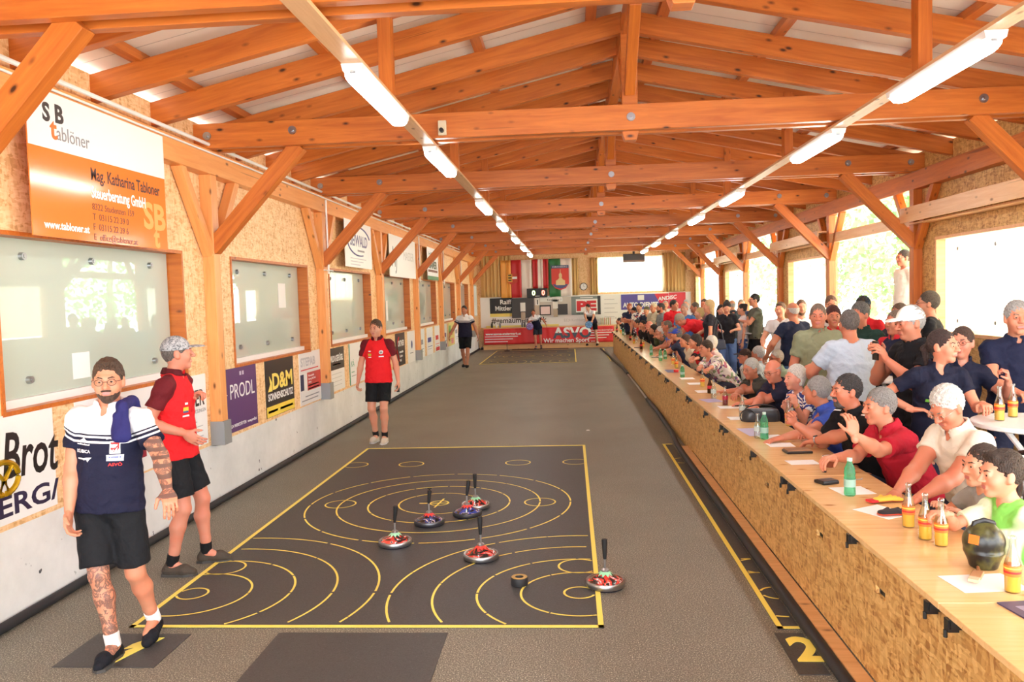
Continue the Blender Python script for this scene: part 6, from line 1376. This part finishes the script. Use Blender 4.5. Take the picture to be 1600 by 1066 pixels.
std('bald smiling person in an olive polo beside the light blue back', 1278, 475, 8.9, 262, k=1., hair='buzz', hairc=(140, 120, 106), skinc=(224, 156, 128), top=('plain', (140, 144, 116)), bottom='pants', botc=(70, 72, 70), res=MD, group=st, fat=.7, hy=-10, hw=[un(1272, 570, 1, 8.6), None], hp=-6, sleeve=.7)
std('grey-haired person in a dark green polo behind the light blue back', 1341, 474, 9.0, 216, k=1.02, hair='thick', hairc=(110, 106, 102), skinc=SK2, top=('plain', (44, 76, 66)), bottom='pants', botc=(50, 54, 60), res=MD, group=st, fat=1.0, hp=-8)
std('person with curly dark red hair and red top behind the bald man', 1302, 480, 10.2, 262, k=.95, female=True, hair='bob', hairc=(90, 36, 34), skinc=SK, top=('plain', (206, 36, 46)), bottom='pants', botc=(40, 40, 50), res=MD, group=st)
std('person in a navy cap and red shirt facing the open bay', 1349, 463, 10.8, 60, k=1., hair='short', hairc=DK, cap=(36, 50, 78), skinc=SK2, top=('plain', (206, 36, 46)), bottom='pants', botc=(60, 64, 80), res=MD, group=st)
std('tanned person with short hair in a navy shirt, left of the white cap', 1398, 486, 8.6, 205, k=.97, hair='short', hairc=(140, 122, 106), skinc=(206, 140, 112), top=('sleeves', (40, 44, 74), (196, 40, 50)), bottom='pants', botc=(70, 80, 110), res=MD, group=st)
std('brown-haired person behind the tanned one, left of the timber post', 1404, 475, 9.7, 210, k=1., hair='short', hairc=(110, 84, 66), skinc=SK2, top=('plain', (60, 60, 70)), bottom='pants', botc=(60, 64, 84), res=MD, group=st)
std('person in a black tee and sunglasses turned away by the post', 1449, 457, 10., 150, k=1.05, hair='thick', hairc=(96, 84, 74), skinc=SK, glasses=(24, 24, 26), top=('plain', (36, 36, 42)), collar=False, bottom='pants', botc=(60, 60, 66), res=MD, group=st, hy=14, sleeve=.65)
std('person with glasses and reddish beard far behind the red-haired woman', 1299, 462.5, 12.4, 262, k=1., hair='short', hairc=(130, 96, 74), skinc=SK3, glasses=True, top=('plain', (206, 206, 204)), bottom='pants', botc=(70, 76, 96), res=LO, group=st)
std('white-haired person in a navy tee and jeans turned to the window', 1238, 473, 12.2, 112, k=1., hair='ring', hairc=(226, 224, 220), skinc=SK, top=('plain', (44, 56, 88)), collar=False, bottom='pants', botc=(92, 120, 178), res=MD, group=st, fat=.8, hands=[(-.3, .22, 1.0), (.24, .2, .98)], poles=((-1, -.4, -.6), (1, -.4, -.6)))
std('bearded person in a white tee facing the camera beside the first bright window', 1252, 468.5, 13.4, 262, k=1., hair='buzz', hairc=(120, 90, 70), skinc=SK3, beard=((130, 92, 66), .006, 'full'), top=('plain', (232, 230, 228)), collar=False, bottom='pants', botc=(80, 86, 104), res=LO, group=st)
std('young person in a pale grey tee at the white table', 1219, 473, 13.8, 240, k=.97, hair='side', hairc=(110, 80, 60), skinc=SK3, top=('plain', (214, 214, 216)), collar=False, bottom='pants', botc=(60, 70, 100), res=LO, group=st, lean=12, hands=[(-.2, .42, 1.0), (.2, .42, 1.0)])
std('tall person with glasses in an olive tee and black shorts, arms crossed', 1178, 459.5, 18.0, 186, k=1.05, hair='short', hairc=DK, skinc=SK, glasses=True, top=('plain', (124, 124, 108)), collar=False, botc=(30, 30, 34), res=LO, group=st, hands=[(.12, .27, 1.28), (-.12, .27, 1.22)], poles=((-.8, .3, -1), (.8, .3, -1)), shoec=(200, 200, 196), botl=.95)
std('dark-haired person with a bun in a white top and jeans by the far high table', 1159, 475, 18.3, 170, k=.95, female=True, hair='bun', hairc=DK, skinc=SK3, top=('plain', (236, 226, 226)), collar=False, bottom='pants', botc=(78, 100, 158), res=LO, group=st)
std('person in a dark grey polo seen from behind at the far high table', 1143.5, 469, 19.3, 100, k=1., hair='ring', hairc=SI, skinc=SK3, top=('plain', (78, 78, 92)), bottom='pants', botc=(80, 84, 110), res=LO, group=st, lean=8, fat=.6)
std('grey-haired person between the far high table and the window', 1158, 468.5, 20.6, 250, k=1., hair='short', hairc=(160, 140, 120), skinc=SK3, top=('plain', (50, 54, 84)), bottom='pants', botc=(60, 60, 80), res=LO, group=st)
std('person in black with a dark top bun looking down at the far high table', 1135.5, 472.5, 17.6, 258, k=.97, female=True, hair='bun', hairc=(34, 30, 32), skinc=SK3, top=('plain', (40, 38, 44)), collar=False, bottom='pants', botc=(88, 112, 160), botl=1.4, res=LO, group=st, hp=-30, hands=[(-.14, .34, 1.12), (.14, .34, 1.12)])
std('person with long dark hair in black at the left of the far high table', 1126.5, 477, 18.3, 280, k=.94, female=True, hair='long', hairc=(46, 34, 36), skinc=SK3, top=('plain', (44, 40, 46)), collar=False, bottom='pants', botc=(90, 110, 160), res=LO, group=st)
lb = std('person with long blond hair in a black tee, shoulder bag at the side', 1107, 469, 16.6, 168, k=.98, female=True, hair='long', hairc=(222, 190, 136), skinc=SK3, top=('plain', (54, 54, 66)), collar=False, bottom='pants', botc=(150, 172, 204), res=LO, group=st, hands=[None, (.1, .34, 1.02)])
t = empty('shoulder_bag', tuple(lb['root'].location+Vector((.1, -.2, .84))), label='dark blue leather shoulder bag of the person with long blond hair', cat='bag'); MB().poly([(-.15, 0, 0), (.15, 0, .03), (.12, 0, .22), (-.11, 0, .22)], (0, -1, 0), .12).build('bag_body', plain((48, 56, 76), .35), t, bevel=.02); MB().tube([(-.1, -.06, .2), (-.06, -.02, .5), (.0, .06, .62), (.06, -.02, .5), (.1, -.06, .2)], .012, 8).build('bag_strap', plain((40, 46, 64), .35), t)
std('person in a bright red polo with dark hair turned right in the far group', 1053.5, 469, 20.2, 300, k=1., hair='short', hairc=(50, 40, 38), skinc=SK, top=('plain', (224, 34, 46)), bottom='pants', botc=(60, 60, 70), res=LO, group=st, fat=.9, hy=20)
std('bald person in a plain blue tee in the far group', 1069, 474, 18.6, 240, k=1., hair='buzz', hairc=(190, 160, 144), skinc=SK3, top=('plain', (84, 132, 200)), collar=False, bottom='pants', botc=(60, 66, 90), res=LO, group=st, fat=.5)
std('person with pale hair far behind the blue tee', 1072, 468.5, 24, 250, k=1., hair='short', hairc=SI, skinc=SK3, top=('plain', (206, 206, 210)), bottom='pants', res=LO, group=st)
std('brown-haired person in a grey-blue shirt right of the blue tee', 1085, 473, 19.8, 190, k=1., hair='short', hairc=(100, 80, 66), skinc=SK2, top=('plain', (110, 120, 140)), bottom='pants', res=LO, group=st, fat=.5)
std('blond child in a navy top beside the long-haired blond woman', 1092, 482, 18.2, 190, k=.9, female=True, hair='bob', hairc=(214, 182, 120), skinc=SK3, top=('plain', (44, 52, 80)), collar=False, bottom='pants', res=LO, group=st)
std('person with reddish face behind the long blond hair', 1100, 467.5, 20.4, 230, k=1., hair='short', hairc=(84, 60, 50), skinc=SK2, top=('plain', (150, 110, 110)), bottom='pants', res=LO, group=st)
std('pale bald person behind the red polo in the far group', 1039.5, 470, 23.5, 262, k=1., hair='buzz', hairc=(200, 180, 166), skinc=SK3, top=('plain', (226, 226, 226)), bottom='pants', res=LO, group=st)
std('bearded dark-haired person in grey-blue, looking left in the far group', 1031.5, 474, 20.8, 190, k=1., hair='short', hairc=(62, 52, 48), skinc=SK2, beard=((70, 56, 50), .006, 'full'), top=('plain', (130, 136, 138)), bottom='pants', res=LO, group=st, hands=[(-.2, .3, 1.1), (.2, .3, 1.1)])
std('person in a khaki polo holding an orange drink in the far group', 1020.5, 474, 22.4, 220, k=1., hair='short', hairc=(214, 196, 170), skinc=SK2, top=('plain', (190, 182, 158)), bottom='pants', res=LO, group=st, fat=.4)
std('person in a grey cap and navy shirt in the far group', 1010, 479, 23.4, 235, k=.98, hair='short', hairc=BR, cap=(120, 116, 96), skinc=SK3, top=('plain', (48, 60, 84)), bottom='pants', res=LO, group=st)
std('dark-haired young person in a navy printed polo in the far group', 998.5, 474.5, 24.2, 250, k=.98, hair='short', hairc=(60, 42, 38), skinc=SK3, top=('floral', (50, 56, 100), (60, 66, 110), (196, 80, 80)), bottom='pants', res=LO, group=st)
std('red-haired person at the left edge of the far group, arms folded', 983.5, 474.5, 25.4, 262, k=1., hair='short', hairc=(170, 84, 48), skinc=SK2, top=('plain', (44, 48, 80)), bottom='pants', res=LO, group=st, hands=[(.1, .26, 1.25), (-.1, .26, 1.2)], poles=((-.8, .3, -1), (.8, .3, -1)))
std('person in a dark cap whose head shows right of the red-haired one', 990.5, 480.5, 24.8, 200, k=.97, hair='short', hairc=DK, cap=(36, 38, 48), skinc=SK2, top=('plain', (48, 50, 70)), bottom='pants', res=LO, group=st)
bd = un(1056, 493.5, 1, 17.0)
fig('grey-haired person in a red polo bending low over the seated row', bd, 182, [(1.85, 17.2, .82), (1.85, 16.8, .82)], k=1.02, hip=(0, 0, .95), lean=68, hp=-40, neck=.2, hair='thick', hairc=(170, 160, 142), skinc=SK2, glasses=True, top=('plain', (222, 40, 50)), bottom='pants', botc=(60, 60, 76), res=LO, group=st, feet=D2, fat=.7, sleeve=.6)
fig('dark-haired person in a white tee standing high outside the open bay', un(1411, 391, 1, 12.6), 190, None, k=1.0, hip=(0, 0, 1.75), hair='short', hairc=(60, 46, 40), skinc=SK2, top=('plain', (226, 224, 214)), collar=False, bottom='pants', botc=(90, 90, 90), res=MD, group=st, feet=[(-.12, 0, .82), (.12, 0, .82)], hands=[(-.24, .02, 1.66), (.24, .02, 1.66)], hy=4, fat=.3)

def watch(info, i, mat, dial):
    a, b, c = info['arms'][i]; d = unit(c-b); e = unit(np.cross(d, V3(0, 0, 1))); f = np.cross(e, d); p = c-d*.02; r = .031*info['k']
    w_ = MB().tube([p+(e*math.cos(q)+f*math.sin(q))*r for q in np.linspace(0, 2*PI, 19)], .006, 8, caps=False).build('wristwatch', mat, info['root'])
    MB().tube([p+f*r, p+f*(r+.009)], .017, 14).build('watch_dial', dial, w_)
watch(s5, 0, M['steel'], M['black']); watch(s7, 0, plain((206, 170, 90), .3, .8), M['white'])
def disc(px, py, Y, c, lab, r=.15):
    p = un(px, py, 1, Y); t = empty('running_disc', tuple(p), label=lab, cat='disc')
    MB().lathe([(0, .03), (r*.95, .03), (r, .02), (r, .005), (r*.9, 0), (0, 0)], 26, axis='y').build('disc_plate', plain(c, .5), t)
    for j in range(7):
        a = 2*PI*j/7; MB().lathe([(.0, -.004), (.02, -.004), (.02, .0), (0, 0)], 8, axis='y', c=(r*.6*math.cos(a), 0, r*.6*math.sin(a))).build('knob', plain(tuple(min(255, v+50) for v in c), .5), t)
disc(827.6, 510.3, 30.6, (128, 110, 170), 'violet round disc held out by the far left player', .14)
disc(920, 507.5, 30.5, (84, 130, 180), 'light blue round disc held by the bending far player', .14)
